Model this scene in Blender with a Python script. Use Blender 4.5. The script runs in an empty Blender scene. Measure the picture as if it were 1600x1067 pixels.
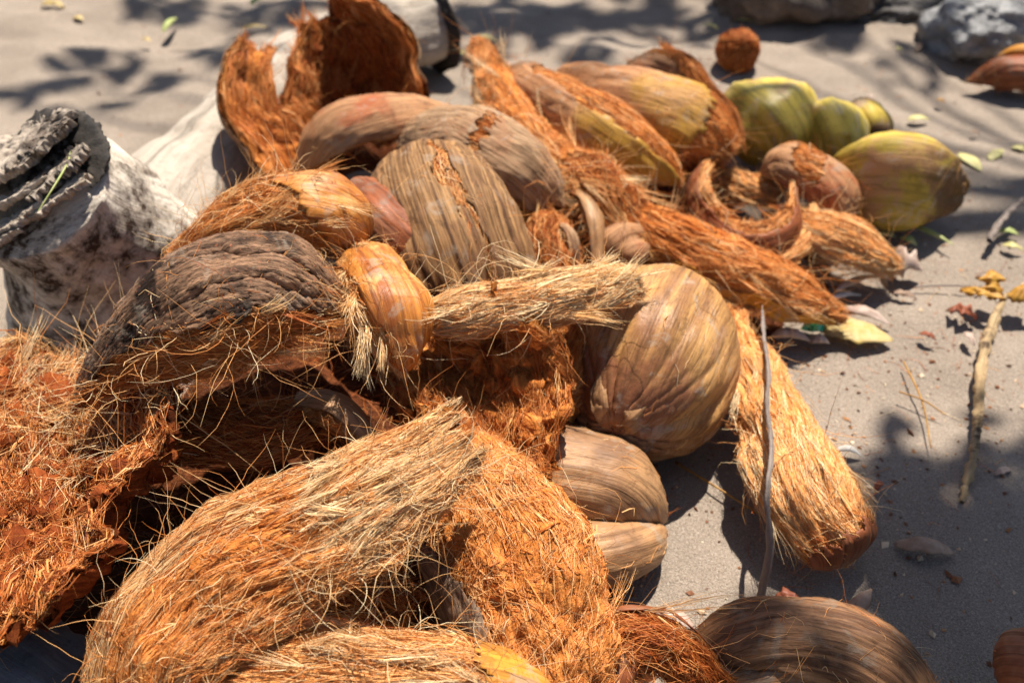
import bpy, math
import numpy as np

rng = np.random.default_rng(11)
rad = math.radians
scene = bpy.context.scene
col = scene.collection

# ------------------------------------------------------------------ camera
CAM_H, PITCH, FPX = 0.95, rad(40.0), 1500.0
RT = np.array((1.0, 0.0, 0.0))
VW = np.array((0.0, math.cos(PITCH), -math.sin(PITCH)))
UP = np.array((0.0, math.sin(PITCH), math.cos(PITCH)))
FW = -VW
cam_data = bpy.data.cameras.new('camera')
cam = bpy.data.objects.new('camera', cam_data)
col.objects.link(cam)
cam.location = (0, 0, CAM_H)
cam.rotation_euler = (rad(90) - PITCH, 0, 0)
cam_data.sensor_width = 36.0
cam_data.lens = FPX / 1600 * 36
cam_data.clip_start = 0.02
cam_data.clip_end = 500
cam_data.dof.use_dof = True
cam_data.dof.focus_distance = 0.96
cam_data.dof.aperture_fstop = 4.0
scene.camera = cam

# ------------------------------------------------------------------ sky and sun
to_sun = np.array((0.16, 0.40, 0.90)); to_sun /= np.linalg.norm(to_sun)
world = bpy.data.worlds.new('World'); scene.world = world
world.use_nodes = True
wn = world.node_tree
bg = wn.nodes['Background']
sky = wn.nodes.new('ShaderNodeTexSky')
sky.sky_type = 'NISHITA'; sky.sun_disc = False
sky.sun_elevation = math.asin(to_sun[2])
sky.sun_rotation = math.atan2(to_sun[0], to_sun[1])
wn.links.new(sky.outputs[0], bg.inputs[0])
bg.inputs[1].default_value = 0.05
sun_data = bpy.data.lights.new('sun', 'SUN')
sun_data.energy = 5.0; sun_data.angle = rad(0.53); sun_data.color = (1.0, 0.93, 0.82)
sun = bpy.data.objects.new('sun', sun_data); col.objects.link(sun)
from mathutils import Vector
sun.rotation_euler = Vector(to_sun).to_track_quat('Z', 'Y').to_euler()
sun.location = (0, 0, 6)
scene.view_settings.view_transform = 'Standard'
scene.view_settings.look = 'None'
scene.view_settings.exposure = 0.98
scene.view_settings.gamma = 1.0
scene.cycles.max_bounces = 6
scene.cycles.diffuse_bounces = 2
scene.cycles.use_denoising = True

# ------------------------------------------------------------------ maths helpers
def at(px, py, h):
    d = VW + (px - 800) / FPX * RT + (533.5 - py) / FPX * UP
    t = (h - CAM_H) / d[2]
    return np.array((0, 0, CAM_H)) + t * d, t
def P(px, py, h): return at(px, py, h)[0]
def cv(v): return v[0] * RT + v[1] * UP + v[2] * FW
def nrm(a): return a / (np.linalg.norm(a, axis=-1, keepdims=True) + 1e-12)
def _hash(ix, iy, iz, seed):
    h = (ix.astype(np.int64) * 374761393 + iy.astype(np.int64) * 668265263 + iz.astype(np.int64) * 2147483647 + seed * 974634777) & 0xffffffff
    h = ((h ^ (h >> 13)) * 1274126177) & 0xffffffff
    h = ((h ^ (h >> 16)) * 2246822519) & 0xffffffff
    return ((h ^ (h >> 15)) & 0xffff) / 32767.5 - 1.0
def vnoise(p, seed=0):
    p = np.asarray(p, float); i = np.floor(p); f = p - i
    f = f * f * f * (f * (f * 6 - 15) + 10); i = i.astype(np.int64)
    r = 0
    for dx in (0, 1):
        for dy in (0, 1):
            for dz in (0, 1):
                w = (f[..., 0] if dx else 1 - f[..., 0]) * (f[..., 1] if dy else 1 - f[..., 1]) * (f[..., 2] if dz else 1 - f[..., 2])
                r = r + w * _hash(i[..., 0] + dx, i[..., 1] + dy, i[..., 2] + dz, seed)
    return r
def fbm(p, octv=4, seed=0, gain=0.5):
    r = 0; a = 1.0; p = np.asarray(p, float)
    for k in range(octv):
        r = r + a * vnoise(p * 2.03 ** k, seed + k * 17); a *= gain
    return r
def v3(x, y, z):
    x, y, z = np.broadcast_arrays(x, y, z)
    return np.stack((x, y, z), -1)
def spline(t, y, q):
    t = np.asarray(t, float); y = np.asarray(y, float); q = np.asarray(q, float)
    one = y.ndim == 1
    if one: y = y[:, None]
    n = len(t)
    m = np.zeros_like(y)
    d = (y[1:] - y[:-1]) / (t[1:] - t[:-1])[:, None]
    m[0] = d[0]; m[-1] = d[-1]
    for i in range(1, n - 1):
        h0, h1 = t[i] - t[i - 1], t[i + 1] - t[i]
        m[i] = (d[i - 1] * h1 + d[i] * h0) / (h0 + h1)
    k = np.clip(np.searchsorted(t, q, side='right') - 1, 0, n - 2)
    h = (t[k + 1] - t[k])[:, None]; u = ((q - t[k]) / h[:, 0])[:, None]
    r = (2 * u**3 - 3 * u**2 + 1) * y[k] + (u**3 - 2 * u**2 + u) * h * m[k] + (-2 * u**3 + 3 * u**2) * y[k + 1] + (u**3 - u**2) * h * m[k + 1]
    return r[:, 0] if one else r

# ------------------------------------------------------------------ mesh helpers
def mesh_np(name, verts, faces, mat=None, smooth=True, uv=None, tint=None):
    """faces: (m,4) or (m,3) int array; uv: (nverts,2) list of (layer, array)"""
    me = bpy.data.meshes.new(name)
    verts = np.asarray(verts, np.float32).reshape(-1, 3); faces = np.asarray(faces, np.int32)
    k = faces.shape[1]; m = len(faces)
    me.vertices.add(len(verts)); me.vertices.foreach_set('co', verts.ravel())
    me.loops.add(m * k); me.loops.foreach_set('vertex_index', faces.ravel())
    me.polygons.add(m)
    me.polygons.foreach_set('loop_start', np.arange(m, dtype=np.int32) * k)
    me.polygons.foreach_set('use_smooth', np.full(m, smooth, bool))
    if uv:
        for lname, arr in uv:
            lay = me.uv_layers.new(name=lname)
            lay.data.foreach_set('uv', np.asarray(arr, np.float32)[faces.ravel()].ravel())
    if tint is not None:
        at_ = me.attributes.new('tint', 'FLOAT', 'POINT')
        at_.data.foreach_set('value', np.asarray(tint, np.float32).ravel())
    me.update(calc_edges=True); me.validate()
    if mat: me.materials.append(mat)
    return me
def link(name, me, parent=None, label=None, cat=None, group=None, kind=None):
    o = bpy.data.objects.new(name, me); col.objects.link(o)
    if parent is not None:
        o.parent = parent; o.location = (0, 0, 0) if parent.parent else -parent.location
    if label: o['label'] = label
    if cat: o['category'] = cat
    if group: o['group'] = group
    if kind: o['kind'] = kind
    return o
def thing(name, loc, label, cat, group=None):
    e = link(name, None, None, label, cat, group); e.location = tuple(float(c) for c in loc); e.empty_display_size = 0.05
    return e
def gridfaces(nu, nv, wrap=False):
    i, j = np.meshgrid(np.arange(nu - 1), np.arange(nv if wrap else nv - 1), indexing='ij')
    j2 = (j + 1) % nv
    return np.stack((i * nv + j, i * nv + j2, (i + 1) * nv + j2, (i + 1) * nv + j), -1).reshape(-1, 4)

# ------------------------------------------------------------------ materials
class NT:
    def __init__(s, name):
        s.m = bpy.data.materials.new(name); s.m.use_nodes = True; s.t = s.m.node_tree
        s.b = s.t.nodes['Principled BSDF']; s.out = s.t.nodes['Material Output']
    def n(s, typ, **kw):
        nd = s.t.nodes.new(typ)
        for k, v in kw.items():
            if k.startswith('i_'): nd.inputs[int(k[2:])].default_value = v
            else: setattr(nd, k, v)
        return nd
    def l(s, a, b): s.t.links.new(a, b)
    def coord(s, kind='Object', scale=(1, 1, 1), uv=None):
        if uv:
            c = s.n('ShaderNodeUVMap', uv_map=uv).outputs[0]
        else:
            c = s.n('ShaderNodeTexCoord').outputs[kind]
        mp = s.n('ShaderNodeMapping'); mp.inputs['Scale'].default_value = scale
        s.l(c, mp.inputs[0]); return mp.outputs[0]
    def noise(s, vec, scale=1.0, detail=4.0, rough=0.6, dist=0.0):
        nd = s.n('ShaderNodeTexNoise'); s.l(vec, nd.inputs['Vector'])
        nd.inputs['Scale'].default_value = scale; nd.inputs['Detail'].default_value = detail
        nd.inputs['Roughness'].default_value = rough; nd.inputs['Distortion'].default_value = dist
        return nd.outputs[0]
    def ramp(s, fac, stops):
        nd = s.n('ShaderNodeValToRGB'); e = nd.color_ramp.elements
        while len(e) < len(stops): e.new(0.5)
        for el, (p, c) in zip(e, stops):
            el.position = p; el.color = (c, c, c, 1) if isinstance(c, (int, float)) else (*c, 1)
        s.l(fac, nd.inputs[0]); return nd.outputs[0]
    def mix(s, fac, a, b, blend='MIX'):
        nd = s.n('ShaderNodeMix', data_type='RGBA', blend_type=blend)
        for sock, v in ((nd.inputs[0], fac), (nd.inputs[6], a), (nd.inputs[7], b)):
            if isinstance(v, (int, float)): sock.default_value = v
            elif isinstance(v, tuple): sock.default_value = (*v, 1)
            else: s.l(v, sock)
        return nd.outputs[2]
    def math(s, op, a, b=0.0):
        nd = s.n('ShaderNodeMath', operation=op)
        for sock, v in zip(nd.inputs, (a, b)):
            if isinstance(v, (int, float)): sock.default_value = v
            else: s.l(v, sock)
        return nd.outputs[0]
    def bump(s, h, strength=0.5, dist=0.002, prev=None):
        nd = s.n('ShaderNodeBump'); nd.inputs['Strength'].default_value = strength; nd.inputs['Distance'].default_value = dist
        s.l(h, nd.inputs['Height'])
        if prev is not None: s.l(prev, nd.inputs['Normal'])
        s.l(nd.outputs[0], s.b.inputs['Normal']); return nd.outputs[0]
    def done(s, color=None, rough=0.6, spec=0.3):
        if color is not None:
            if isinstance(color, tuple): s.b.inputs['Base Color'].default_value = (*color, 1)
            else: s.l(color, s.b.inputs['Base Color'])
        if isinstance(rough, (int, float)): s.b.inputs['Roughness'].default_value = rough
        else: s.l(rough, s.b.inputs['Roughness'])
        s.b.inputs['Specular IOR Level'].default_value = spec
        return s.m

def fibre_mat(name, stops, trans=0.25):
    s = NT(name)
    a = s.n('ShaderNodeAttribute', attribute_name='tint')
    c = s.ramp(a.outputs['Fac'], stops)
    s.done(c, 0.55, 0.25)
    tr = s.n('ShaderNodeBsdfTranslucent'); s.l(c, tr.inputs[0])
    mx = s.n('ShaderNodeMixShader'); mx.inputs[0].default_value = trans
    s.l(s.b.outputs[0], mx.inputs[1]); s.l(tr.outputs[0], mx.inputs[2]); s.l(mx.outputs[0], s.out.inputs[0])
    return s.m
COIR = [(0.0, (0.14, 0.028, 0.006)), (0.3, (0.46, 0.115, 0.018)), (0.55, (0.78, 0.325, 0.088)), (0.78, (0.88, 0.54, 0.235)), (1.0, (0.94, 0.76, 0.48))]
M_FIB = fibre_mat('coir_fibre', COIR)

def core_mat(name, dark, mid, light):
    s = NT(name)
    uv = s.coord(uv='metric', scale=(22, 260, 1))
    n1 = s.noise(uv, 1.0, 5, 0.65, 0.6)
    n2 = s.noise(s.coord(), 55, 5, 0.7)
    n3 = s.noise(s.coord(), 14, 3, 0.6)
    f = s.math('ADD', s.math('MULTIPLY', n1, 0.55), s.math('MULTIPLY', n2, 0.45))
    c = s.ramp(f, [(0.32, dark), (0.5, mid), (0.68, light)])
    c = s.mix(s.ramp(n3, [(0.5, 0.0), (0.78, 0.35)]), c, dark)
    b1 = s.bump(n2, 0.9, 0.006)
    s.bump(n1, 0.9, 0.004, b1)
    return s.done(c, 0.85, 0.1)
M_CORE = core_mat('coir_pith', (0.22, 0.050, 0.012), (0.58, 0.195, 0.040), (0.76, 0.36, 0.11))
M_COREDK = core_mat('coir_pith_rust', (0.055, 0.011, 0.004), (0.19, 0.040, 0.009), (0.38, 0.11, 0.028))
M_CORELT = core_mat('coir_pith_straw', (0.34, 0.10, 0.024), (0.70, 0.30, 0.09), (0.86, 0.55, 0.26))

def skin_mat(name, base, streak, patch, rough=0.55, bump=0.5, patch_lo=0.5, patch_hi=0.7, grad=None, grad_ax=0, us=5.0, vs=170.0, spec=0.35, patch_scale=11, crack=0.0, speck=None, coat=0.0, scuff=0.5):
    s = NT(name)
    uv = s.coord(uv='metric', scale=(us, vs, 1))
    uv2 = s.coord(uv='metric', scale=(us * 6, vs * 2.6, 1))
    n1 = s.noise(uv, 1.0, 6, 0.68, 0.45)
    n2 = s.noise(uv2, 1.0, 5, 0.7, 0.35)
    n3 = s.noise(s.coord(), patch_scale, 4, 0.62, 0.4)
    n4 = s.noise(s.coord(), 160, 3, 0.6)
    c = s.mix(s.ramp(n1, [(0.42, 0.0), (0.60, 1.0)]), base, streak)
    c = s.mix(s.ramp(n3, [(patch_lo, 0.0), (patch_hi, 1.0)]), c, patch)
    if grad:
        sep = s.n('ShaderNodeSeparateXYZ'); s.l(s.coord(uv='param'), sep.inputs[0])
        g = s.math('ADD', sep.outputs[grad_ax], s.math('MULTIPLY', s.math('SUBTRACT', n3, 0.5), 0.7))
        for (gc, lo, hi) in grad:
            a, b = (0.0, 1.0)
            if lo > hi: lo, hi, a, b = hi, lo, 1.0, 0.0
            g2 = s.n('ShaderNodeMapRange', clamp=True); s.l(g, g2.inputs[0])
            for i, v in ((1, lo), (2, hi), (3, a), (4, b)): g2.inputs[i].default_value = v
            gcol = s.mix(s.ramp(n1, [(0.4, 0.0), (0.65, 0.18)]), gc, streak)
            c = s.mix(g2.outputs[0], c, gcol)
    c = s.mix(s.math('MULTIPLY', s.ramp(n2, [(0.38, 1.0), (0.49, 0.0)]), 0.6), c, tuple(x * 0.35 for x in streak))
    if speck:
        c = s.mix(s.ramp(n4, [(0.62, 0.0), (0.7, 0.7)]), c, speck)
    n6 = s.noise(s.coord(), 24, 6, 0.72, 0.6)
    gm = sum(base) / 3
    c = s.mix(s.math('MULTIPLY', s.ramp(n6, [(0.55, 0.0), (0.63, 1.0)]), scuff), c, (gm * 1.25, gm * 1.12, gm * 0.98))
    c = s.mix(s.math('MULTIPLY', s.ramp(n6, [(0.36, 1.0), (0.43, 0.0)]), scuff), c, tuple(x * 0.45 for x in streak))
    c = s.mix(1.0, c, (1.05, 0.93, 0.80), 'MULTIPLY')
    b = s.bump(n1, bump, 0.004)
    b = s.bump(n2, bump, 0.0022, b)
    b = s.bump(n4, bump * 0.5, 0.0012, b)
    if crack:
        n5 = s.noise(s.coord(uv='metric', scale=(38, 150, 1)), 1.0, 5, 0.7, 1.6)
        cr = s.ramp(n5, [(0.30, 0.0), (0.42, 1.0)])
        s.bump(cr, crack, 0.006, b)
        c = s.mix(cr, tuple(x * 0.22 for x in streak), c)
    r = s.ramp(n2, [(0.3, rough + 0.15), (0.7, rough)])
    m = s.done(c, r, spec * 0.45)
    if coat: s.b.inputs['Coat Weight'].default_value = coat; s.b.inputs['Coat Roughness'].default_value = 0.3
    return m
S_GREY = skin_mat('husk_skin_grey', (0.40, 0.285, 0.19), (0.23, 0.145, 0.09), (0.33, 0.18, 0.11), 0.65, 0.9, us=9, vs=150, spec=0.25)
S_PINK = skin_mat('husk_skin_pinkbrown', (0.44, 0.26, 0.145), (0.28, 0.145, 0.078), (0.36, 0.12, 0.055), 0.5, 0.8, 0.54, 0.68, spec=0.35)
S_STRIPE = skin_mat('husk_skin_striped', (0.38, 0.235, 0.115), (0.095, 0.05, 0.028), (0.21, 0.115, 0.065), 0.55, 0.9, 0.50, 0.66, us=3.0, vs=105, spec=0.3)
S_DARK = skin_mat('husk_skin_dark', (0.31, 0.195, 0.13), (0.09, 0.054, 0.037), (0.025, 0.016, 0.013), 0.5, 0.9, 0.50, 0.61, us=14, vs=170, crack=0.6, speck=(0.40, 0.15, 0.09), spec=0.3)
S_AMBER = skin_mat('husk_skin_amber', (0.56, 0.245, 0.05), (0.30, 0.095, 0.02), (0.58, 0.37, 0.15), 0.40, 0.5, 0.50, 0.66, us=3, vs=75, spec=0.8, speck=(0.20, 0.065, 0.02), patch_scale=22)
S_WHOLE = skin_mat('husk_skin_tan', (0.50, 0.295, 0.115), (0.24, 0.12, 0.046), (0.34, 0.195, 0.115), 0.38, 0.8, 0.52, 0.66, us=3.5, vs=62, spec=0.8, speck=(0.18, 0.085, 0.04), grad=[((0.23, 0.10, 0.05), 0.74, 0.92)], patch_scale=10)
S_PETAL = skin_mat('husk_skin_sepal', (0.40, 0.245, 0.13), (0.27, 0.155, 0.078), (0.19, 0.105, 0.058), 0.40, 0.5, 0.52, 0.70, us=3, vs=85, spec=0.7)
S_GREEN = skin_mat('husk_skin_green', (0.55, 0.46, 0.085), (0.40, 0.345, 0.065), (0.36, 0.21, 0.07), 0.34, 0.3, 0.55, 0.70, us=2, vs=40, spec=0.8, speck=(0.20, 0.11, 0.03))
S_GREENBR = skin_mat('husk_skin_greenbrown', (0.47, 0.39, 0.08), (0.32, 0.25, 0.055), (0.40, 0.25, 0.13), 0.45, 0.5, 0.50, 0.60, us=2, vs=50, spec=0.3, grad=[((0.105, 0.056, 0.032), 0.52, 0.66)])
S_BROWNYEL = skin_mat('husk_skin_brownyellow', (0.42, 0.235, 0.125), (0.25, 0.12, 0.06), (0.35, 0.19, 0.10), 0.5, 0.6, us=3, vs=75, grad=[((0.44, 0.27, 0.045), 0.5, 0.75)], grad_ax=0, spec=0.3)
S_YEL = skin_mat('husk_skin_yellow', (0.54, 0.28, 0.045), (0.38, 0.165, 0.033), (0.36, 0.19, 0.09), 0.5, 0.4, 0.5, 0.7, us=2, vs=60, spec=0.3)
S_UMBER = skin_mat('husk_skin_umber', (0.27, 0.15, 0.08), (0.09, 0.046, 0.027), (0.30, 0.165, 0.095), 0.42, 0.8, us=4, vs=100, spec=0.4)
S_CHEST = skin_mat('husk_skin_chestnut', (0.27, 0.095, 0.042), (0.15, 0.05, 0.024), (0.32, 0.18, 0.11), 0.42, 0.5, us=3, vs=70, spec=0.4)
S_GREYDK = skin_mat('husk_skin_slate', (0.27, 0.19, 0.14), (0.13, 0.085, 0.062), (0.17, 0.11, 0.08), 0.6, 0.9, us=10, vs=160, spec=0.3)

# ------------------------------------------------------------------ strands
def strand_mesh(name, packs, mat):
    """packs: list of (pts (n,k,3), radius (n,), tint (n,))"""
    V, F, T = [], [], []; off = 0
    for pack in packs:
        pts, r, tint = pack[:3]; sides = 2 if len(pack) > 3 else 3
        n, k, _ = pts.shape
        if n == 0: continue
        tg = np.gradient(pts, axis=1); tg = nrm(tg)
        ref = nrm(rng.normal(size=(n, 1, 3)))
        a = nrm(np.cross(tg, ref)); b = np.cross(tg, a)
        prof = np.interp(np.linspace(0, 1, k), (0, 0.15, 0.6, 1), (0.75, 1, 0.85, 0.25))
        rr = r[:, None, None] * prof[None, :, None]
        ring = []
        for q in range(3):
            an = 2 * math.pi * q / 3
            ring.append(pts + rr * (math.cos(an) * a + math.sin(an) * b))
        ring = np.stack(ring, 2)                       # n,k,3,3
        V.append(ring.reshape(-1, 3))
        base = off + (np.arange(n)[:, None, None] * k + np.arange(k - 1)[None, :, None]) * 3
        q = np.arange(sides)[None, None, :]; q2 = (q + 1) % 3
        f = np.stack((base + q, base + q2, base + 3 + q2, base + 3 + q), -1).reshape(-1, 4)
        F.append(f)
        tt = tint[:, None] + rng.normal(0, 0.05, (n, k))
        T.append(np.clip(np.repeat(tt[:, :, None], 3, 2), 0, 1).ravel())
        off += n * k * 3
    if not V: return None
    return mesh_np(name, np.concatenate(V), np.concatenate(F), mat, True, None, np.concatenate(T))

def wiggle(n, k, L, amp):
    t = np.linspace(0, 1, k)[None, :, None]
    r = 0
    for fr in (1.0, 2.3):
        r = r + rng.normal(size=(n, 1, 3)) / fr * np.sin(fr * math.pi * t * rng.uniform(0.6, 1.4, (n, 1, 1)) + rng.uniform(0, 6.28, (n, 1, 1)))
    r = r - r[:, :1]
    return r * amp * L[:, None, None]

class Sheet:
    """a swept shell; O outer grid, I inner grid, N outward normals"""
    def __init__(s, pts, w, a, n, nu=70, nv=48, th=0.02, mode='axis', cap=(0, 0), edge=0.12, end=0.04, rib=0.0012, ribw=0.006, lump=0.006, lumpf=14, lobe=0.0, flat=1.0, seed=0, core_amp=0.003, world=False, warp=None, flake=0.0, iso=0.0):
        if world: C = np.array(pts, float); dep = np.ones(len(pts)) * FPX
        else:
            C, dep = [], []
            for p in pts:
                q, d = at(*p); C.append(q); dep.append(d)
            C = np.array(C); dep = np.array(dep)
        w = np.array(w, float) * dep / FPX
        t = np.concatenate(([0], np.cumsum(np.linalg.norm(np.diff(C, axis=0), axis=1)))); s.L = t[-1]; t /= t[-1]
        q = np.linspace(0, 1, nu)
        if cap[0] or cap[1]:
            q = np.interp(np.linspace(0, 1, nu), np.linspace(0, 1, nu), 0.35 * q + 0.65 * (0.5 - 0.5 * np.cos(math.pi * q)))
        Pq = spline(t, C, q); W = np.maximum(spline(t, w, q), 0.0015)
        a = np.atleast_1d(np.array(a, float)); 
        A = np.radians(a[0] * np.ones(nu) if len(a) == 1 else np.interp(q, np.linspace(0, 1, len(a)), a))
        n = np.array(n, float)
        if n.ndim == 1: Nn = np.repeat(cv(n)[None], nu, 0)
        else: Nn = spline(t, np.array([cv(x) for x in n]), q)
        for side, c in ((0, cap[0]), (1, cap[1])):
            if c:
                x = np.clip((q if side == 0 else 1 - q) / c, 0, 1)
                W = W * np.maximum(np.sqrt(np.maximum(0, 1 - (1 - x)**2)), 0.03)
        T = nrm(np.gradient(Pq, axis=0)); Nn = nrm(Nn - (Nn * T).sum(1, keepdims=True) * T); B = np.cross(T, Nn)
        v = np.linspace(-1, 1, nv)
        Sg, Vg = np.meshgrid(q, v, indexing='ij')
        jag = 1 + edge * np.abs(Vg)**2 * fbm(v3(Sg * s.L * 28, np.sign(Vg) * 3.3, 0), 3, seed + 5)
        if A.max() > rad(170): jag = 1.0
        PH = Vg * A[:, None] * jag
        R = W / np.maximum(np.sin(np.minimum(A, math.pi / 2)), 0.2)
        kk = 0.0 if mode == 'axis' else 1.0
        R2 = R[:, None] * (1 + lobe * np.cos(3 * PH + seed))
        nd = np.sin(PH)[..., None] * B[:, None] + np.cos(PH)[..., None] * Nn[:, None] * flat
        O = Pq[:, None] + R2[..., None] * nd - (R * kk * flat)[:, None, None] * Nn[:, None]
        ej = end * (fbm(v3(Vg * 5, 7.7, Sg * 0), 3, seed + 9)) * s.L * ((2 * Sg - 1)**4) * np.sign(Sg - 0.5)
        if not (cap[0] or cap[1]): O = O + ej[..., None] * T[:, None]
        O = O + (lump * fbm(O * lumpf, 3, seed + 1))[..., None] * nd
        if warp: O = O + warp(Sg, Vg)[..., None] * nd
        arc = PH * R[:, None]
        s.closed = bool(A.max() > rad(170))
        s.q, s.v, s.S, s.V = q, v, Sg, Vg
        s.arc = arc; s.seed = seed; s.T = T; s.nu, s.nv = nu, nv
        s.O = O
        gu, gv = np.gradient(O, axis=0), np.gradient(O, axis=1)
        N = nrm(np.cross(gv, gu)); sg = np.sign((N * nd).sum(-1, keepdims=True)); N = N * np.where(sg == 0, 1, sg)
        s.N = N
        s.ribamp = rib
        wx = arc / ribw + 1.1 * fbm(O * 22, 3, seed + 51); wy = Sg * s.L / (ribw * 8)
        rn = fbm(v3(wx, wy, seed), 3, seed + 2)
        if flake:
            wx2 = arc / (ribw * 0.40) + 1.5 * fbm(O * 40, 3, seed + 53); wy2 = Sg * s.L / (ribw * 3.6)
            rn = rn * 0.8 + flake * (0.5 - np.abs(fbm(v3(wx2, wy2, seed + 0.5), 3, seed + 12, 0.6)) * 1.6) + 0.3 * flake * fbm(O * 260, 3, seed + 15)
        s.rib = rib * rn
        shp = (1 - 0.65 * np.abs(Vg)**5) * (1 - 0.5 * np.abs(2 * Sg - 1)**8)
        if A.max() > rad(170): shp = np.ones_like(Vg)
        thk = np.minimum(th, 0.75 * R[:, None]) * shp * (1 + 0.25 * fbm(O * 30, 2, seed + 3))
        s.I = O - N * thk[..., None]
        cw = core_amp * (0.75 * fbm(v3(arc / 0.006, Sg * s.L / 0.035, seed), 4, seed + 4, 0.6) + 0.35 * fbm(O * 55, 3, seed + 8))
        if iso: cw = (1 - iso) * cw + iso * core_amp * (0.8 * fbm(O * 95, 5, seed + 61, 0.62))
        s.Oc = O - N * 0.0012 + N * (np.minimum(cw, 0.6 * core_amp) - 0.6 * core_amp)[..., None]
        s.I = s.I + N * (core_amp * 1.3 * fbm(s.I * 70, 4, seed + 6) + core_amp * 0.5 * fbm(v3(arc / 0.005, Sg * s.L / 0.03, seed), 3, seed + 7, 0.6))[..., None]
        s.width = np.abs(arc[:, -1] - arc[:, 0]).max() + 1e-4
        s.C = Pq; s.W = W
    def core_mesh(s, mat, step=1):
        Oc, I_, S_, arc_, V_ = (x[::step, ::step] for x in (s.Oc, s.I, s.S, s.arc, s.V)) if (s.nu - 1) % step == 0 and (s.nv - 1) % step == 0 else (s.Oc, s.I, s.S, s.arc, s.V)
        nu, nv = Oc.shape[:2]
        a = Oc.reshape(-1, 3); b = I_.reshape(-1, 3); nn = nu * nv
        f = gridfaces(nu, nv)
        idx = np.arange(nn).reshape(nu, nv)
        loop = np.concatenate((idx[0, :], idx[1:, -1], idx[-1, -2::-1], idx[-2:0:-1, 0]))
        l2 = np.roll(loop, -1)
        side = np.stack((loop, loop + nn, l2 + nn, l2), -1)
        # a mid row gives the torn edge some roughness
        V = np.concatenate((a, b)); F = np.concatenate((f[:, ::-1], f + nn, side))
        met = np.stack((S_.ravel() * s.L, arc_.ravel()), -1); par = np.stack((S_.ravel(), V_.ravel() * 0.5 + 0.5), -1)
        off = np.array((0.37, 0.21)) * (s.seed % 13)
        return mesh_np('fibre_core', V, F, mat, True, [('metric', np.concatenate((met, met + 0.5)) + off), ('param', np.concatenate((par, par)))])
    def skin_mesh(s, mat, mask=None, side='out'):
        G = s.O + s.N * (np.maximum(s.rib, -0.9 * s.ribamp) + 0.9 * s.ribamp + 0.0006)[..., None] if side == 'out' else s.I - s.N * 0.004
        f = gridfaces(s.nu, s.nv)
        if mask is not None:
            jS = s.S + 0.03 * fbm(v3(s.arc / 0.006, s.S * s.L / 0.05, 1.5), 3, s.seed + 21); jV = s.V + 0.07 * fbm(v3(s.arc / 0.02, s.S * s.L / 0.02, 4.5), 3, s.seed + 22)
            mk = mask(jS, jV).ravel(); s.mk = mk.reshape(s.nu, s.nv)
            f = f[mk[f].sum(1) >= 3]
        if len(f) == 0: return None
        used = np.unique(f); mp = -np.ones(s.nu * s.nv, int); mp[used] = np.arange(len(used))
        met = np.stack((s.S.ravel() * s.L, s.arc.ravel()), -1) + np.array((0.37, 0.21)) * (s.seed % 13)
        par = np.stack((s.S.ravel(), s.V.ravel() * 0.5 + 0.5), -1)
        return mesh_np('skin', G.reshape(-1, 3)[used], mp[f][:, ::-1], mat, True, [('metric', met[used]), ('param', par[used])])
    def sample(s, grid, S, V):
        x = np.clip(S, 0, 1); xi = np.interp(x, s.q, np.arange(s.nu)); i = np.minimum(xi.astype(int), s.nu - 2); fx = (xi - i)[..., None]
        y = (np.clip(V, -1, 1) + 1) / 2 * (s.nv - 1); j = np.minimum(y.astype(int), s.nv - 2); fy = (y - j)[..., None]
        r = grid[i, j] * (1 - fx) * (1 - fy) + grid[i + 1, j] * fx * (1 - fy) + grid[i, j + 1] * (1 - fx) * fy + grid[i + 1, j + 1] * fx * fy
        return r, i
    def mat_fibres(s, n, side='out', sr=(0, 1), vr=(-1, 1), L=(0.03, 0.08), lift=0.006, curl=0.06, r=(0.00022, 0.00045), spread=0.25, k=5, tint=(0.5, 0.2), ext=0.12, droop=0.0, both=True, gap=-0.30, roots=None, off=0.0):
        n = int(n * DENS)
        S0 = rng.uniform(sr[0], sr[1], n); V0 = rng.uniform(vr[0], vr[1], n)
        if roots is not None: S0, V0 = roots; n = len(S0)
        g, sg = (s.Oc, 1) if side == 'out' else (s.I, -1)
        p0, _ = s.sample(g, S0, V0)
        cl = fbm(p0 * 38, 3, s.seed + 31)
        keep = cl > gap + rng.normal(0, 0.12, n)
        S0, V0, p0, cl = S0[keep], V0[keep], p0[keep], cl[keep]; n = len(S0)
        Ls = rng.uniform(L[0], L[1], n)
        dr = np.where(rng.random(n) < 0.5, -1, 1) if both else np.ones(n)
        t = np.linspace(0, 1, k)[None]
        field = 1.7 * fbm(p0 * 22, 2, s.seed + 33)
        S = S0[:, None] + dr[:, None] * (Ls / s.L)[:, None] * t
        dv = (field + rng.normal(0, 0.45, n)) * spread * dr
        V = V0[:, None] + (dv * Ls / s.width * 2)[:, None] * t + (rng.normal(0, 0.15, n) * spread * Ls / s.width * 2)[:, None] * np.sin(t * 5 + 1)
        p, i = s.sample(g, S, V); nn, _ = s.sample(s.N, S, V)
        over = np.where(S > 1, S - 1, np.where(S < 0, S, 0)) * s.L * ext
        p = p + over[..., None] * s.T[i]
        vo = (np.abs(V) - 1).clip(0) * np.sign(V) * s.width * 0.5 * min(1.0, ext * 2)
        gv = nrm(np.gradient(s.O, axis=1)); pv, _ = s.sample(gv, S, V)
        p = p + vo[..., None] * pv
        rr = rng.uniform(r[0], r[1], n); thick = rng.random(n) < 0.10; rr = np.where(thick, rr * 2.4, rr)
        lf = lift * 0.45 * rng.random(n)[:, None] ** 4 * t**1.5 + rng.uniform(-0.0004, 0.0009, n)[:, None] * (1 + 1.2 * np.sin(t * 7 + rng.uniform(0, 6, (n, 1))))
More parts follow.
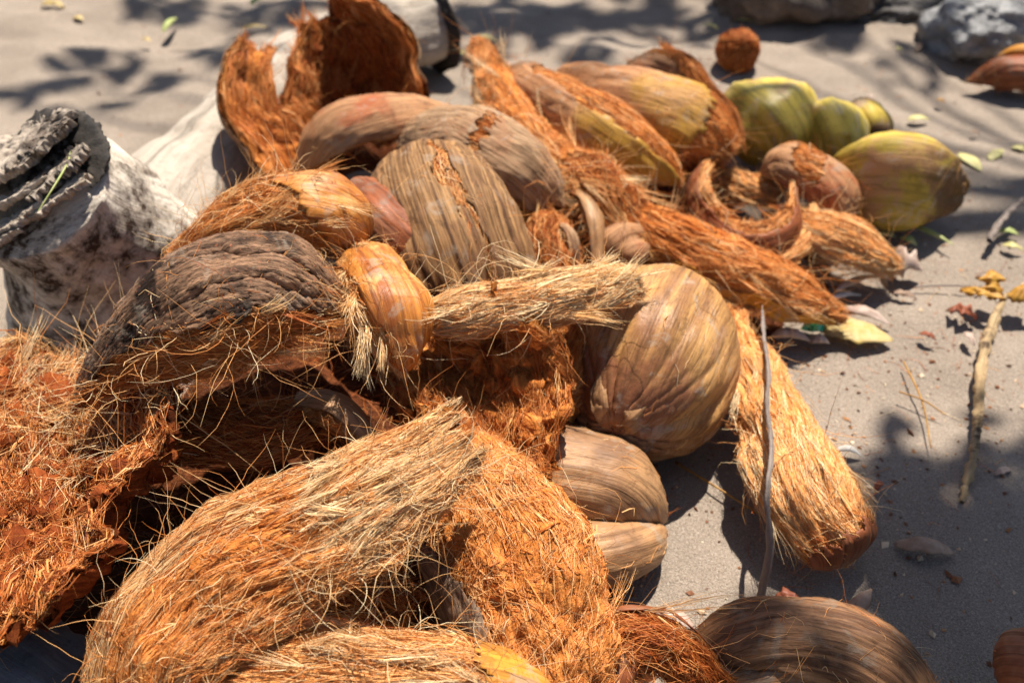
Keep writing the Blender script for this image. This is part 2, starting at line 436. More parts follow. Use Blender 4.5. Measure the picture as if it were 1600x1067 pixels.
        wg = wiggle(n, k, Ls, curl * 0.7); wn_ = (wg * nn).sum(-1, keepdims=True)
        p = p + sg * nn * (lf + off)[..., None] + wg - 0.8 * wn_ * nn
        if droop: p[..., 2] -= (droop * rng.random(n)[:, None] * t**2)
        return p, rr, rng.normal(tint[0], tint[1] * 0.75, n) + 0.16 * cl - 0.10 * thick, 2
    def tufts(s, m, per, side='out', sr=(0, 1), vr=(-1, 1), L=(0.02, 0.06), tint=(0.75, 0.12), lift=0.015, r=(0.00025, 0.0005), k=5, spread=0.004, both=False):
        """small bundles of fibre that lift off together"""
        m = max(1, int(m * DENS)); n = m * per
        S0 = np.repeat(rng.uniform(sr[0], sr[1], m), per) + rng.normal(0, 0.01, n); V0 = np.repeat(rng.uniform(vr[0], vr[1], m), per) + rng.normal(0, 0.012, n)
        Ls = np.repeat(rng.uniform(L[0], L[1], m), per) * rng.uniform(0.7, 1.1, n)
        dr = np.repeat(np.where(rng.random(m) < 0.5, -1, 1) if both else np.ones(m), per)
        g, sg = (s.Oc, 1) if side == 'out' else (s.I, -1)
        p0, i = s.sample(g, S0, V0); nn, _ = s.sample(s.N, S0, V0)
        gv = nrm(np.gradient(s.O, axis=1)); pv, _ = s.sample(gv, S0, V0)
        d = nrm(dr[:, None] * s.T[i] + np.repeat(rng.normal(0, 0.3, m), per)[:, None] * pv + sg * nn * np.repeat(rng.uniform(0.0, 1, m) * lift / 0.03, per)[:, None])
        t = np.linspace(0, 1, k)[None, :, None]
        bend = np.repeat(nrm(rng.normal(size=(m, 3))), per, 0) * np.repeat(rng.uniform(0, 0.3, m), per)[:, None]
        p = p0[:, None] + d[:, None] * t * Ls[:, None, None] + bend[:, None] * Ls[:, None, None] * t**2 + rng.normal(0, spread, (n, 1, 3)) * t + wiggle(n, k, Ls, 0.03)
        tt = np.repeat(rng.normal(tint[0], tint[1], m), per) + rng.normal(0, 0.06, n)
        return p, rng.uniform(r[0], r[1], n), tt, 2
    def wild(s, n, side='out', sr=(0, 1), vr=(-1, 1), L=(0.03, 0.11), r=(0.0002, 0.00042), tint=(0.7, 0.2), k=8, curv=1.6, out=0.8, along=0.6):
        n = max(1, int(n * DENS))
        S0 = rng.uniform(sr[0], sr[1], n); V0 = rng.uniform(vr[0], vr[1], n); Ls = L[0] + (L[1] - L[0]) * rng.random(n)**1.7
        g, sg = (s.Oc, 1) if side == 'out' else (s.I, -1)
        p0, i = s.sample(g, S0, V0); nn, _ = s.sample(s.N, S0, V0)
        d = nrm(sg * nn * out * rng.uniform(0.1, 1, (n, 1)) + s.T[i] * rng.normal(0, along, (n, 1)) + rng.normal(0, 0.45, (n, 3)))
        ax = nrm(np.cross(d, rng.normal(size=(n, 3))))
        th = rng.normal(0, curv, n)
        p = np.zeros((n, k, 3)); p[:, 0] = p0; st = Ls / (k - 1)
        e = np.cross(ax, d)
        for j in range(1, k):
            u = (j - 0.5) / (k - 1); an = th * u
            dd = d * np.cos(an)[:, None] + e * np.sin(an)[:, None]
            p[:, j] = p[:, j - 1] + st[:, None] * (dd + rng.normal(0, 0.12, (n, 3)))
        return p, rng.uniform(r[0], r[1], n), rng.normal(tint[0], tint[1], n)

DENS = 0.85
SUPPORT = []
PILE = 'coconut husks heaped on the sand'
def husk(name, label, sheet, core=None, skin=None, mask=None, skin_side='out', fib=(), root=None, cat='coconut husk', group=PILE, fibmat=None, sup=True):
    """fib: list of strand packs or callables"""
    core = core or M_CORE
    if root is None:
        c = sheet.C.mean(0); zmin = max(0.0, float(sheet.I[..., 2].min()))
        root = thing(name, (c[0], c[1], zmin), label, cat, group)
    link('fibre_core', sheet.core_mesh(core, 2 if skin is not None and sheet.nu > 110 else 1), root)
    if skin is not None:
        me = sheet.skin_mesh(skin, mask, skin_side)
        if me:
            o = link('skin', me, root)
            md = o.modifiers.new('thick', 'SOLIDIFY'); md.thickness = 0.0014; md.offset = -1
    packs = [f for f in fib]
    if skin is not None and skin_side == 'out':
        A_ = sheet.L * sheet.width
        packs.append(sheet.mat_fibres(min(70, int(1500 * A_)) / DENS, 'out', L=(0.008, 0.05), lift=0.012, spread=3.0, curl=0.16, tint=(0.66, 0.2), gap=-9, off=0.0035 + 1.6 * sheet.ribamp, r=(0.00018, 0.00036)))
        mk = getattr(sheet, 'mk', None)
        if mk is not None:
            pd = np.pad(mk, 1, mode='edge'); inn = pd[:-2, 1:-1] & pd[2:, 1:-1] & pd[1:-1, :-2] & pd[1:-1, 2:]
            bi = np.argwhere(mk & ~inn)
            if len(bi):
                bi = bi[rng.integers(0, len(bi), min(900, int(len(bi) * 2.2)))]
                S0 = sheet.q[bi[:, 0]] + rng.normal(0, 0.006, len(bi)); V0 = sheet.v[bi[:, 1]] + rng.normal(0, 0.015, len(bi))
                packs.append(sheet.mat_fibres(1, 'out', roots=(S0, V0), L=(0.006, 0.03), lift=0.012, spread=0.9, curl=0.12, tint=(0.6, 0.18), gap=-9, off=0.0018 + sheet.ribamp, r=(0.0002, 0.0005)))
        m_ = int(min(420, 900 * sheet.L))
        S0 = rng.random(m_); V0 = np.where(rng.random(m_) < 0.5, -1, 1) * rng.uniform(0.95, 1.0, m_)
        if sheet.width < 0.6 and not sheet.closed: packs.append(sheet.mat_fibres(1, 'out', roots=(S0, V0), L=(0.006, 0.025), lift=0.01, spread=1.6, curl=0.12, tint=(0.55, 0.18), gap=-9, off=0.0005, ext=0.5, r=(0.0002, 0.0005)))
    me = strand_mesh('loose_fibres', packs, fibmat or M_FIB) if packs else None
    if me: link('loose_fibres', me, root, kind='stuff')
    if sup:
        low = np.minimum(sheet.O[..., 2], sheet.I[..., 2])
        for i in range(0, sheet.nu, 6):
            for j in range(0, sheet.nv, 6):
                SUPPORT.append((sheet.O[i, j, 0], sheet.O[i, j, 1], low[i, j]))
    return root

# ------------------------------------------------------------------ sand
def sandz(x, y):
    z = 0.013 * fbm(v3(x * 3.1, y * 3.6, 0.3), 3, 40) + 0.006 * fbm(v3(x * 9, y * 11, 0.8), 3, 41)
    far = np.clip((y - 1.7) / 0.7, 0, 1)
    z = z + far * 0.030 * fbm(v3(x * 2.6, y * 4.2, 2.2), 3, 42)
    z = z + 0.0016 * fbm(v3(x * 45, y * 45, 0.1), 3, 43)
    near = np.exp(-((x / 1.0)**2 + ((y - 1.1) / 0.9)**2)**2)
    z = z * (1 - 0.35 * near) - 0.004
    out = np.clip((np.hypot(x, y - 1.5) - 4) / 10, 0, 1)
    return z * (1 - out) + out * 0.3 * fbm(v3(x * 0.12, y * 0.12, 0.5), 3, 44)
def axis(c0, c1, step, far):
    mid = np.arange(c0, c1 + 1e-6, step)
    g = step * 1.16 ** np.arange(1, 60); g = np.cumsum(g); g = g[g < far]
    return np.concatenate((c0 - g[::-1], mid, c1 + g))
gx = axis(-1.7, 1.7, 0.014, 90); gy = axis(0.4, 3.0, 0.014, 90)
X, Y = np.meshgrid(gx, gy, indexing='ij')
sandv = np.stack((X, Y, sandz(X, Y)), -1)
s = NT('sand')
n_fine = s.noise(s.coord(), 480, 4, 0.75); n_mid = s.noise(s.coord(), 150, 4, 0.65); n_big = s.noise(s.coord(), 5, 4, 0.6)
c = s.ramp(n_big, [(0.35, (0.272, 0.218, 0.172)), (0.65, (0.34, 0.275, 0.220))])
c = s.mix(s.ramp(n_fine, [(0.34, 0.75), (0.50, 0.0)]), c, (0.09, 0.07, 0.057))
c = s.mix(s.ramp(n_fine, [(0.56, 0.0), (0.68, 0.75)]), c, (0.58, 0.51, 0.44))
c = s.mix(s.ramp(n_mid, [(0.66, 0.0), (0.74, 0.5)]), c, (0.24, 0.13, 0.075))
b = s.bump(n_mid, 0.7, 0.006); s.bump(n_fine, 0.8, 0.0028, b)
M_SAND = s.done(c, 0.9, 0.15)
sand = link('ground', mesh_np('ground', sandv, gridfaces(len(gx), len(gy)), M_SAND), kind='structure', label='grey tan sand ground with soft dips and tree shadows')

# ------------------------------------------------------------------ driftwood
def tube(C, R, nu, nr, amp=0.01, f=9, seed=0, grain=0.0, cap=True, up=(0, 0, 1)):
    C = np.array(C, float); t = np.concatenate(([0], np.cumsum(np.linalg.norm(np.diff(C, axis=0), axis=1)))); L = t[-1]; t /= L
    q = np.linspace(0, 1, nu); p = spline(t, C, q); r = spline(t, np.array(R, float), q)
    T = nrm(np.gradient(p, axis=0)); u = np.array(up, float); A = nrm(u - (T @ u)[:, None] * T); B = np.cross(T, A)
    an = np.linspace(0, 2 * math.pi, nr, endpoint=False)
    d = np.cos(an)[None, :, None] * A[:, None] + np.sin(an)[None, :, None] * B[:, None]
    V = p[:, None] + r[:, None, None] * d
    V = V + (amp * fbm(V * f, 4, seed))[..., None] * d
    if grain: V = V + (grain * fbm(v3(an[None] * r.mean() / 0.012 + 0 * q[:, None], q[:, None] * L / 0.12 + 0 * an[None], seed), 3, seed + 3))[..., None] * d
    F = gridfaces(nu, nr, True); V = V.reshape(-1, 3)
    met = np.stack(np.broadcast_arrays((q * L)[:, None], (an * r.mean())[None]), -1).reshape(-1, 2)
    if cap:
        n0 = len(V); V = np.concatenate((V, [p[0], p[-1]])); met = np.concatenate((met, [[0, 0], [L, 0]]))
        j = np.arange(nr); j2 = (j + 1) % nr
        F = np.concatenate((F, np.stack((np.full(nr, n0), j2, j, j), -1), np.stack((np.full(nr, n0 + 1), (nu - 1) * nr + j, (nu - 1) * nr + j2, (nu - 1) * nr + j2), -1)))
    return V, F, met
def tube_mesh(name, C, R, mat, nu=40, nr=32, **kw):
    V, F, met = tube(C, R, nu, nr, **kw)
    # quads with a doubled corner become triangles through validate(); split them instead
    tri = F[:, 2] == F[:, 3]
    f = [list(map(int, x)) for x in F[~tri]] + [list(map(int, x[:3])) for x in F[tri]]
    me = bpy.data.meshes.new(name); me.from_pydata(V.tolist(), [], f)
    lay = me.uv_layers.new(name='metric'); vi = np.zeros(len(me.loops), np.int32); me.loops.foreach_get('vertex_index', vi)
    lay.data.foreach_set('uv', met[vi].astype(np.float32).ravel())
    me.polygons.foreach_set('use_smooth', np.ones(len(me.polygons), bool)); me.materials.append(mat); me.update()
    return me
def wood_mat(name, pale, mid, dark, dlo, dhi, rough=0.75, vs=70):
    s = NT(name)
    g1 = s.noise(s.coord(uv='metric', scale=(7, vs, 1)), 1.0, 5, 0.65, 0.6)
    g2 = s.noise(s.coord(uv='metric', scale=(40, vs * 5, 1)), 1.0, 4, 0.65)
    st = s.noise(s.coord(), 9, 6, 0.7, 0.5); sp = s.noise(s.coord(), 75, 5, 0.75)
    c = s.mix(s.ramp(g1, [(0.35, 0.0), (0.68, 1.0)]), pale, mid)
    c = s.mix(s.ramp(s.math('ADD', s.math('MULTIPLY', st, 0.7), s.math('MULTIPLY', sp, 0.3)), [(dlo, 0.0), (dhi, 1.0)]), c, dark)
    c = s.mix(s.ramp(sp, [(0.3, 0.75), (0.46, 0.0)]), c, tuple(x * 0.6 for x in mid))
    b = s.bump(g1, 0.6, 0.006); b = s.bump(g2, 0.6, 0.003, b); s.bump(sp, 0.6, 0.004, b)
    return s.done(c, rough, 0.25)
W_PALE = wood_mat('weathered_wood', (0.74, 0.66, 0.56), (0.52, 0.43, 0.34), (0.05, 0.028, 0.017), 0.46, 0.57)  # dark blotches are stains, increased to stand in for the shaded underside
W_ROOT = wood_mat('grey_wood', (0.46, 0.395, 0.33), (0.32, 0.265, 0.21), (0.13, 0.085, 0.055), 0.56, 0.66, vs=60)
W_BARK = wood_mat('bark_slab', (0.52, 0.44, 0.36), (0.34, 0.27, 0.21), (0.085, 0.06, 0.045), 0.50, 0.64, vs=90)
W_CHAR_SHADE = wood_mat('charred_rim', (0.055, 0.045, 0.038), (0.03, 0.025, 0.022), (0.015, 0.013, 0.012), 0.5, 0.6)  # char on the rim; on the limb end this dark stands for shade
W_SLATE = wood_mat('slate_wood', (0.17, 0.175, 0.18), (0.10, 0.10, 0.105), (0.04, 0.04, 0.04), 0.52, 0.66)

def camp(px, py, d):   # pixel and depth along the view
    return np.array((0, 0, CAM_H)) + d * (VW + (px - 800) / FPX * RT + (533.5 - py) / FPX * UP)
E0 = camp(58, 287, 1.26)
En = nrm(cv((-0.28, 0.30, 0.91)))
stump = thing('driftwood_trunk', (E0[0], E0[1] + 0.25, 0), 'pale driftwood trunk with dark flaking broken end running behind the husk pile', 'driftwood')
ax = [E0 - En * d + np.array((dx, 0, dz)) for d, dx, dz in ((0.0, 0, 0), (0.06, -0.005, -0.01), (0.14, -0.025, -0.05), (0.22, -0.05, -0.11), (0.30, -0.07, -0.19))]
trunk_ = link('trunk', tube_mesh('trunk', ax, (0.100, 0.108, 0.142, 0.180, 0.205), W_PALE, 60, 72, amp=0.012, f=8, seed=3, grain=0.002), stump)
# charred ring along the upper rim of the end
e1 = nrm(RT - (RT @ En) * En); e2 = np.cross(En, e1)
an = np.linspace(rad(-12), rad(122), 70)
nr = 16; ring = []
for i, a0 in enumerate(an):
    q = np.linspace(0, 2 * math.pi, nr, endpoint=False)
    fade = min(1, 6 * (i + 0.5) / 70, 6 * (70 - i - 0.5) / 70)
    rd = math.cos(a0) * e1 + math.sin(a0) * e2
    ring.append(E0 + rd * 0.090 + (np.cos(q)[:, None] * rd * 0.022 + np.sin(q)[:, None] * En * 0.006) * fade)
ring = np.array(ring); cc = ring.mean(1, keepdims=True)
ring = ring + (0.004 * fbm(ring * 160, 4, 8))[..., None] * nrm(ring - cc)
link('charred_rim', mesh_np('charred_rim', ring, gridfaces(70, nr, True), W_CHAR_SHADE), trunk_)
def slab(cx, cy, cz, L, W, th, ang, tilt, seed, name='bark_slab'):
    nu, nv = 80, 34
    u = np.linspace(-1, 1, nu); v = np.linspace(-1, 1, nv); U, Vv = np.meshgrid(u, v, indexing='ij')
    prof = (1 - 0.45 * np.abs(U)**4) * (1 + 0.30 * fbm(v3(U * 6, np.sign(Vv) * 2, seed), 4, seed, 0.65))
    x = U * L / 2 * (1 + 0.14 * fbm(v3(Vv * 4, seed, 0), 4, seed + 1, 0.65)); y = Vv * W / 2 * prof
    ca, sa = math.cos(ang), math.sin(ang)
    lx, ly = x * ca - y * sa, x * sa + y * ca
    top = 0.0045 * fbm(v3(x * 30, y * 60, seed), 3, seed + 2) + 0.0022 * fbm(v3(x * 110, y * 330, seed), 3, seed + 3) + y * math.tan(tilt)
    def w(z): return E0 + (cx + lx)[..., None] * e1 + (cy + ly)[..., None] * e2 + (cz + z)[..., None] * En
    A = w(top + th / 2); Bm = w(top - th / 2 + 0.004 * fbm(v3(x * 40, y * 40, seed), 3, seed + 5))
    nn = nu * nv; f = gridfaces(nu, nv); idx = np.arange(nn).reshape(nu, nv)
    loop = np.concatenate((idx[0, :], idx[1:, -1], idx[-1, -2::-1], idx[-2:0:-1, 0])); l2 = np.roll(loop, -1)
    Fc = np.concatenate((f, f[:, ::-1] + nn, np.stack((loop, loop + nn, l2 + nn, l2), -1)))
    met = np.stack((x.ravel(), y.ravel()), -1) + seed
    link(name, mesh_np(name, np.concatenate((A.reshape(-1, 3), Bm.reshape(-1, 3))), Fc, W_BARK, True, [('metric', np.concatenate((met, met)))]), trunk_)
for k, (cx, cy, cz, L, W, th, ang, tilt) in enumerate([
        (-0.022, 0.040, 0.022, 0.165, 0.090, 0.014, 22, -24), (-0.055, -0.005, 0.030, 0.15, 0.045, 0.014, 20, -32),
        (0.050, 0.000, 0.020, 0.085, 0.055, 0.013, 34, -26), (0.045, -0.038, 0.016, 0.10, 0.032, 0.012, 26, -30),
        (-0.040, -0.045, 0.026, 0.16, 0.030, 0.012, 24, -34), (-0.030, -0.072, 0.020, 0.17, 0.024, 0.010, 22, -36),
        (-0.060, -0.095, 0.014, 0.12, 0.020, 0.010, 20, -30)]):
    slab(cx, cy, cz, L, W, th, rad(ang), rad(tilt), 60 + k * 7)

lp = [P(215, 395, 0.06), P(300, 290, 0.075), P(365, 222, 0.085), P(424, 158, 0.092), P(520, 85, 0.10), P(672, 38, 0.10)]
link('limb', tube_mesh('limb', lp, (0.115, 0.10, 0.090, 0.085, 0.085, 0.085), W_ROOT, 90, 56, amp=0.014, f=7, seed=12, grain=0.003), stump)
Eb = lp[-1]; tb = nrm(lp[-1] - lp[-2])
link('shade_dark_end', tube_mesh('shade_dark_end', [Eb - tb * 0.01, Eb + tb * 0.012, Eb + tb * 0.02], (0.094, 0.088, 0.03), W_CHAR_SHADE, 14, 40, amp=0.008, f=25, seed=14), stump)  # near-black cap puts the shade on this limb end into its colour
fl = thing('buried_log', P(10, 1040, 0.0), 'slate grey weathered wood showing under the husks in the near left corner', 'log')
link('log_body', tube_mesh('log_body', [P(-260, 1010, 0.07), P(-60, 1035, 0.075), P(120, 1130, 0.07)], (0.075, 0.078, 0.07), W_SLATE, 40, 36, amp=0.012, f=12, seed=19, grain=0.003), fl)

# ------------------------------------------------------------------ stones
def rock(name, label, c, size, mat, seed, rough=0.22, f=2.2, cut=0.0):
    import bmesh
    bm = bmesh.new(); bmesh.ops.create_icosphere(bm, subdivisions=5, radius=1.0)
    v = np.array([x.co[:] for x in bm.verts])
    d = rough * fbm(v * f, 5, seed, 0.55)
    if cut: d = d - cut * np.abs(vnoise(v * 3.1, seed + 3))
    v = v * (1 + d)[:, None] * np.array(size)
    fc = np.array([[q.index for q in p.verts] for p in bm.faces]); bm.free()
    v = v + np.array(c)
    me = mesh_np(name, v, fc, mat)
    o = link(name, me, None, label, 'stone')
    me.transform(__import__('mathutils').Matrix.Translation(-Vector((c[0], c[1], c[2] - size[2])))); o.location = (c[0], c[1], c[2] - size[2])
    return o
def stone_mat(name, a, b_, d, sc=14, rough=0.7, spec=0.3):
    s = NT(name); n1 = s.noise(s.coord(), sc, 6, 0.7, 0.4); n2 = s.noise(s.coord(), sc * 7, 4, 0.7)
    c = s.ramp(n1, [(0.3, d), (0.5, a), (0.68, b_)]); c = s.mix(s.ramp(n2, [(0.3, 0.6), (0.5, 0.0)]), c, d)
    b = s.bump(n1, 0.8, 0.02); s.bump(n2, 0.7, 0.005, b)
    return s.done(c, rough, spec)
M_ST1 = stone_mat('brown_stone', (0.15, 0.11, 0.085), (0.24, 0.185, 0.145), (0.06, 0.045, 0.035))
M_ST2 = stone_mat('grey_stone', (0.24, 0.235, 0.235), (0.45, 0.44, 0.43), (0.07, 0.07, 0.075), 22, 0.4, 0.6)
M_ST3 = stone_mat('dark_stone', (0.09, 0.08, 0.075), (0.13, 0.12, 0.11), (0.04, 0.035, 0.03))
q = P(1265, 10, 0.06); rock('stone', 'large dark brown boulder at the back beyond the round dehusked coconut', (q[0], q[1] + 0.13, 0.075), (0.22, 0.16, 0.15), M_ST1, 31)
q = P(1540, 60, 0.05); rock('stone', 'sparkling grey rock beside the brown husk on the far right', (q[0], q[1] + 0.05, 0.055), (0.125, 0.10, 0.092), M_ST2, 36, 0.2, 1.8, 0.05)
q = P(1395, 30, 0.03); rock('stone', 'low dark flat stone between the brown boulder and the grey rock', (q[0], q[1] + 0.06, 0.02), (0.13, 0.09, 0.065), M_ST3, 41)
q = P(1390, -30, 0.03); rock('stone', 'near black rounded stone just behind the low flat stone', (q[0], q[1] + 0.05, 0.05), (0.15, 0.12, 0.13), M_ST3, 47)
q = P(1560, -10, 0.05); rock('stone', 'dark shaded boulder behind the sparkling grey rock', (q[0], q[1] + 0.2, 0.07), (0.24, 0.16, 0.15), M_ST3, 53)

# ------------------------------------------------------------------ husks of the pile
H = Sheet
# upright cup at the back, hollow towards the camera
g = H([(578, 225, 0.10), (548, 130, 0.20), (510, 55, 0.27), (485, 15, 0.305)], [88, 112, 90, 55], [75, 88, 85, 70], [(0.05, 0.05, -1), (0.02, 0.25, -0.95), (0.0, 0.6, -0.8), (0, 0.9, -0.4)], th=0.026, seed=1, lump=0.012, end=0.1, cap=(0, 0))
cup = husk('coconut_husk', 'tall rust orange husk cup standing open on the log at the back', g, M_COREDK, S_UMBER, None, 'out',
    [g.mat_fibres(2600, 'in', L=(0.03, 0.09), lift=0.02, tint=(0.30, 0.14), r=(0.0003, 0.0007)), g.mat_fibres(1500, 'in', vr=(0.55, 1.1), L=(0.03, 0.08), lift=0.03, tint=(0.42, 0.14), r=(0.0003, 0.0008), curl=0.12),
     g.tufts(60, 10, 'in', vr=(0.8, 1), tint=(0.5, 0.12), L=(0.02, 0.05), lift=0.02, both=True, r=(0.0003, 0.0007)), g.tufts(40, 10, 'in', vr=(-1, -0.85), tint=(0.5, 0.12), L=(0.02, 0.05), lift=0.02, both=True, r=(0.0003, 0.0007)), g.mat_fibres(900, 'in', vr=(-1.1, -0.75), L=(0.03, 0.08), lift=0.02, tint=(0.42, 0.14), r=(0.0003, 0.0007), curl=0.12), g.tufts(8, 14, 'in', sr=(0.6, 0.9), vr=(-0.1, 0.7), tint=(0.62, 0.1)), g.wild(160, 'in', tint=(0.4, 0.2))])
g = H([(468, 255, 0.14), (415, 165, 0.215), (405, 62, 0.28)], [55, 62, 30], [70], (-0.75, 0.1, -0.65), th=0.024, seed=2, lump=0.01)
husk(None, None, g, M_CORE, S_UMBER, None, 'out', [g.mat_fibres(2200, 'in', L=(0.03, 0.09), lift=0.02, tint=(0.42, 0.13), r=(0.0003, 0.0008), spread=0.4, curl=0.1), g.mat_fibres(900, 'in', vr=(-1.1, -0.6), lift=0.03, tint=(0.5, 0.12), r=(0.0003, 0.0008)), g.tufts(6, 14, 'in', sr=(0.5, 0.8), tint=(0.6, 0.1))], root=cup)

# arched pinkish brown shell
g = H([(470, 285, 0.10), (522, 228, 0.165), (600, 204, 0.185), (698, 205, 0.15)], [18, 48, 56, 38], [80], (-0.25, 0.75, 0.6), th=0.022, seed=3, flake=0.35, lump=0.005, edge=0.1, end=0.05)
husk('coconut_husk', 'smooth pinkish brown arched husk in front of the tall rust cup', g, M_COREDK, S_PINK, None, 'out', [g.mat_fibres(700, 'in', tint=(0.35, 0.2)), g.wild(60, 'in', vr=(0.3, 1), tint=(0.55, 0.2)), g.mat_fibres(200, 'in', vr=(0.8, 1.1), tint=(0.6, 0.15))])
# grey shell with an orange split
g = H([(664, 245, 0.15), (730, 245, 0.185), (795, 275, 0.18), (848, 325, 0.13)], [54, 70, 70, 48], [72], (0.12, 0.72, 0.7), th=0.024, seed=4, flake=0.35, lump=0.006, nu=131, nv=111, edge=0.08, end=0.06)
husk('coconut_husk', 'grey weathered husk with a rust coloured split across its back', g, M_CORE, S_GREY, lambda S, V: ~((np.abs(S - 0.56 - 0.06 * V) < 0.026) & (V > -0.25) & (V < 0.75)), 'out',
    [g.mat_fibres(400, 'out', sr=(0.52, 0.6), vr=(-0.3, 0.7), L=(0.01, 0.03), tint=(0.4, 0.12)), g.mat_fibres(500, 'in', tint=(0.4, 0.2)), g.wild(50, 'out', sr=(0.9, 1), tint=(0.65, 0.15)), g.mat_fibres(250, 'out', vr=(0.9, 1.15), tint=(0.6, 0.15))])
# round striped husk
g = H([(672, 300, 0.16), (692, 365, 0.195), (716, 430, 0.165), (742, 505, 0.08)], [85, 118, 120, 95], [105], (-0.05, 0.30, 1), th=0.025, seed=5, flake=0.35, lump=0.006, nu=151, nv=151, cap=(0.3, 0), rib=0.0013, ribw=0.007, edge=0.05)
husk('coconut_husk', 'round brown husk with dark lengthwise stripes and a fibrous crack on top', g, M_COREDK, S_STRIPE, lambda S, V: ~((np.abs(V + 0.13 + 0.18 * (S - 0.4)) < 0.022 + 0.03 * np.sin(9 * S)**2) & (S > 0.08) & (S < 0.8)), 'out',
    [g.mat_fibres(500, 'out', sr=(0.1, 0.75), vr=(-0.22, -0.06), L=(0.015, 0.05), lift=0.012, tint=(0.62, 0.15)), g.mat_fibres(260, 'out', L=(0.02, 0.06), lift=0.004, tint=(0.65, 0.15)), g.wild(40, 'out', tint=(0.7, 0.15))])
# small red brown wedge in front of it
g = H([(560, 318, 0.235), (620, 372, 0.235), (700, 432, 0.20)], [40, 46, 20], [70], (0.05, 0.65, 0.75), th=0.015, seed=6, flake=0.35, lump=0.004, cap=(0.0, 0.5))
husk('coconut_husk', 'small pointed red brown husk wedge leaning on the striped husk', g, M_COREDK, S_CHEST, None, 'out', [g.mat_fibres(260, 'out', vr=(0.5, 1.1), tint=(0.6, 0.2)), g.wild(30, 'out', sr=(0.7, 1), tint=(0.75, 0.15)), g.mat_fibres(160, 'out', vr=(-1.1, -0.7), tint=(0.7, 0.15))])
# amber end husk on top
g = H([(292, 415, 0.25), (360, 362, 0.285), (440, 338, 0.30), (515, 338, 0.298), (578, 358, 0.275)], [20, 48, 62, 62, 46], [40, 95, 100, 110, 115], (-0.05, 0.75, 0.65), th=0.03, seed=7, lump=0.007, cap=(0, 0.28), nu=90, nv=60, core_amp=0.005)
husk('coconut_husk', 'husk with smooth amber yellow tip and torn hairy side on top of the pile', g, M_CORE, S_AMBER, lambda S, V: (S > 0.56 + 0.30 * np.clip(V, 0, 1)) | ((V < -0.25) & (S > 0.3)), 'out',
    [g.mat_fibres(2400, 'out', sr=(0.0, 0.6), vr=(-0.3, 1.0), L=(0.03, 0.09), lift=0.022, tint=(0.55, 0.18), curl=0.07), g.tufts(26, 16, 'out', sr=(0.2, 0.8), vr=(-0.3, 0.9), tint=(0.78, 0.12), L=(0.03, 0.06)), g.wild(190, 'out', sr=(0.05, 0.7), vr=(-0.5, 1), tint=(0.74, 0.18), L=(0.03, 0.10))])
# the dark husk in focus
def warpF(S, V):
    c1 = -0.011 * np.exp(-((V + 0.08 - 0.3 * (S - 0.7) - 0.05 * fbm(v3(S * 14, V * 0, 0.3), 3, 5)) / 0.05)**2) * np.clip((S - 0.45) / 0.2, 0, 1)
    c2 = -0.005 * np.exp(-((V - 0.32 - 0.05 * fbm(v3(S * 16, V * 0, 1.3), 3, 6)) / 0.035)**2) * np.clip((S - 0.4) / 0.2, 0, 1)
    c3 = 0.001 * np.exp(-((V - 0.22) / 0.12)**2) * np.clip((S - 0.35) / 0.2, 0, 1)
    return c1 + c2 + c3
g = H([(122, 632, 0.195), (205, 572, 0.235), (310, 512, 0.265), (425, 472, 0.28), (540, 484, 0.265)], [14, 66, 108, 104, 58], [75, 88, 92, 96, 95], (-0.26, 0.64, 0.72), th=0.03, seed=8, lump=0.006, cap=(0, 0.2), nu=261, nv=201, rib=0.0017, ribw=0.0065, edge=0.1, core_amp=0.004, warp=warpF, flake=0.95)
husk('coconut_husk', 'large dark brown husk with wrinkled cracked bark skin and hairy underside', g, M_CORE, S_DARK, lambda S, V: (V < 0.50 - 0.08 * np.sin(7 * S)) & (S < 0.97), 'out',
    [g.mat_fibres(3200, 'out', vr=(0.42, 1.0), L=(0.03, 0.10), lift=0.016, tint=(0.40, 0.16), curl=0.07), g.mat_fibres(1800, 'in', tint=(0.35, 0.15)), g.wild(330, 'out', vr=(0.5, 1.05), tint=(0.62, 0.22), L=(0.03, 0.12), curv=2.2), g.tufts(16, 14, 'out', vr=(0.5, 1), sr=(0.4, 1), tint=(0.6, 0.15)),
     g.mat_fibres(900, 'out', sr=(0.9, 1.0), vr=(-0.8, 1), L=(0.02, 0.06), lift=0.02, tint=(0.55, 0.2), both=False), g.mat_fibres(420, 'out', vr=(-1.05, 0.5), sr=(0.1, 0.95), L=(0.01, 0.04), lift=0.004, tint=(0.5, 0.2)), g.wild(60, 'out', vr=(-1, 0.4), tint=(0.7, 0.15), L=(0.02, 0.05))])
# amber bulb
g = H([(562, 418, 0.245), (592, 462, 0.26), (614, 512, 0.256), (628, 580, 0.225)], [46, 62, 66, 44], [110], (0.10, 0.35, 1), th=0.03, seed=9, lump=0.004, cap=(0, 0.5), nu=80, nv=60)
husk('coconut_husk', 'rounded amber brown husk tip with pale fibres hanging beside the dark husk', g, M_CORE, S_AMBER, lambda S, V: (V < 0.28 + 0.25 * (0.6 - S)) & (S > 0.12), 'out',
    [g.mat_fibres(800, 'out', vr=(0.2, 1.0), L=(0.03, 0.08), lift=0.02, tint=(0.72, 0.16), both=False, droop=0.01), g.tufts(26, 18, 'out', vr=(0.25, 0.9), sr=(0.2, 0.9), tint=(0.86, 0.1), L=(0.03, 0.07)), g.wild(160, 'out', vr=(0.0, 1.0), tint=(0.8, 0.15)), g.wild(40, 'out', vr=(-1, -0.4), tint=(0.75, 0.15))])
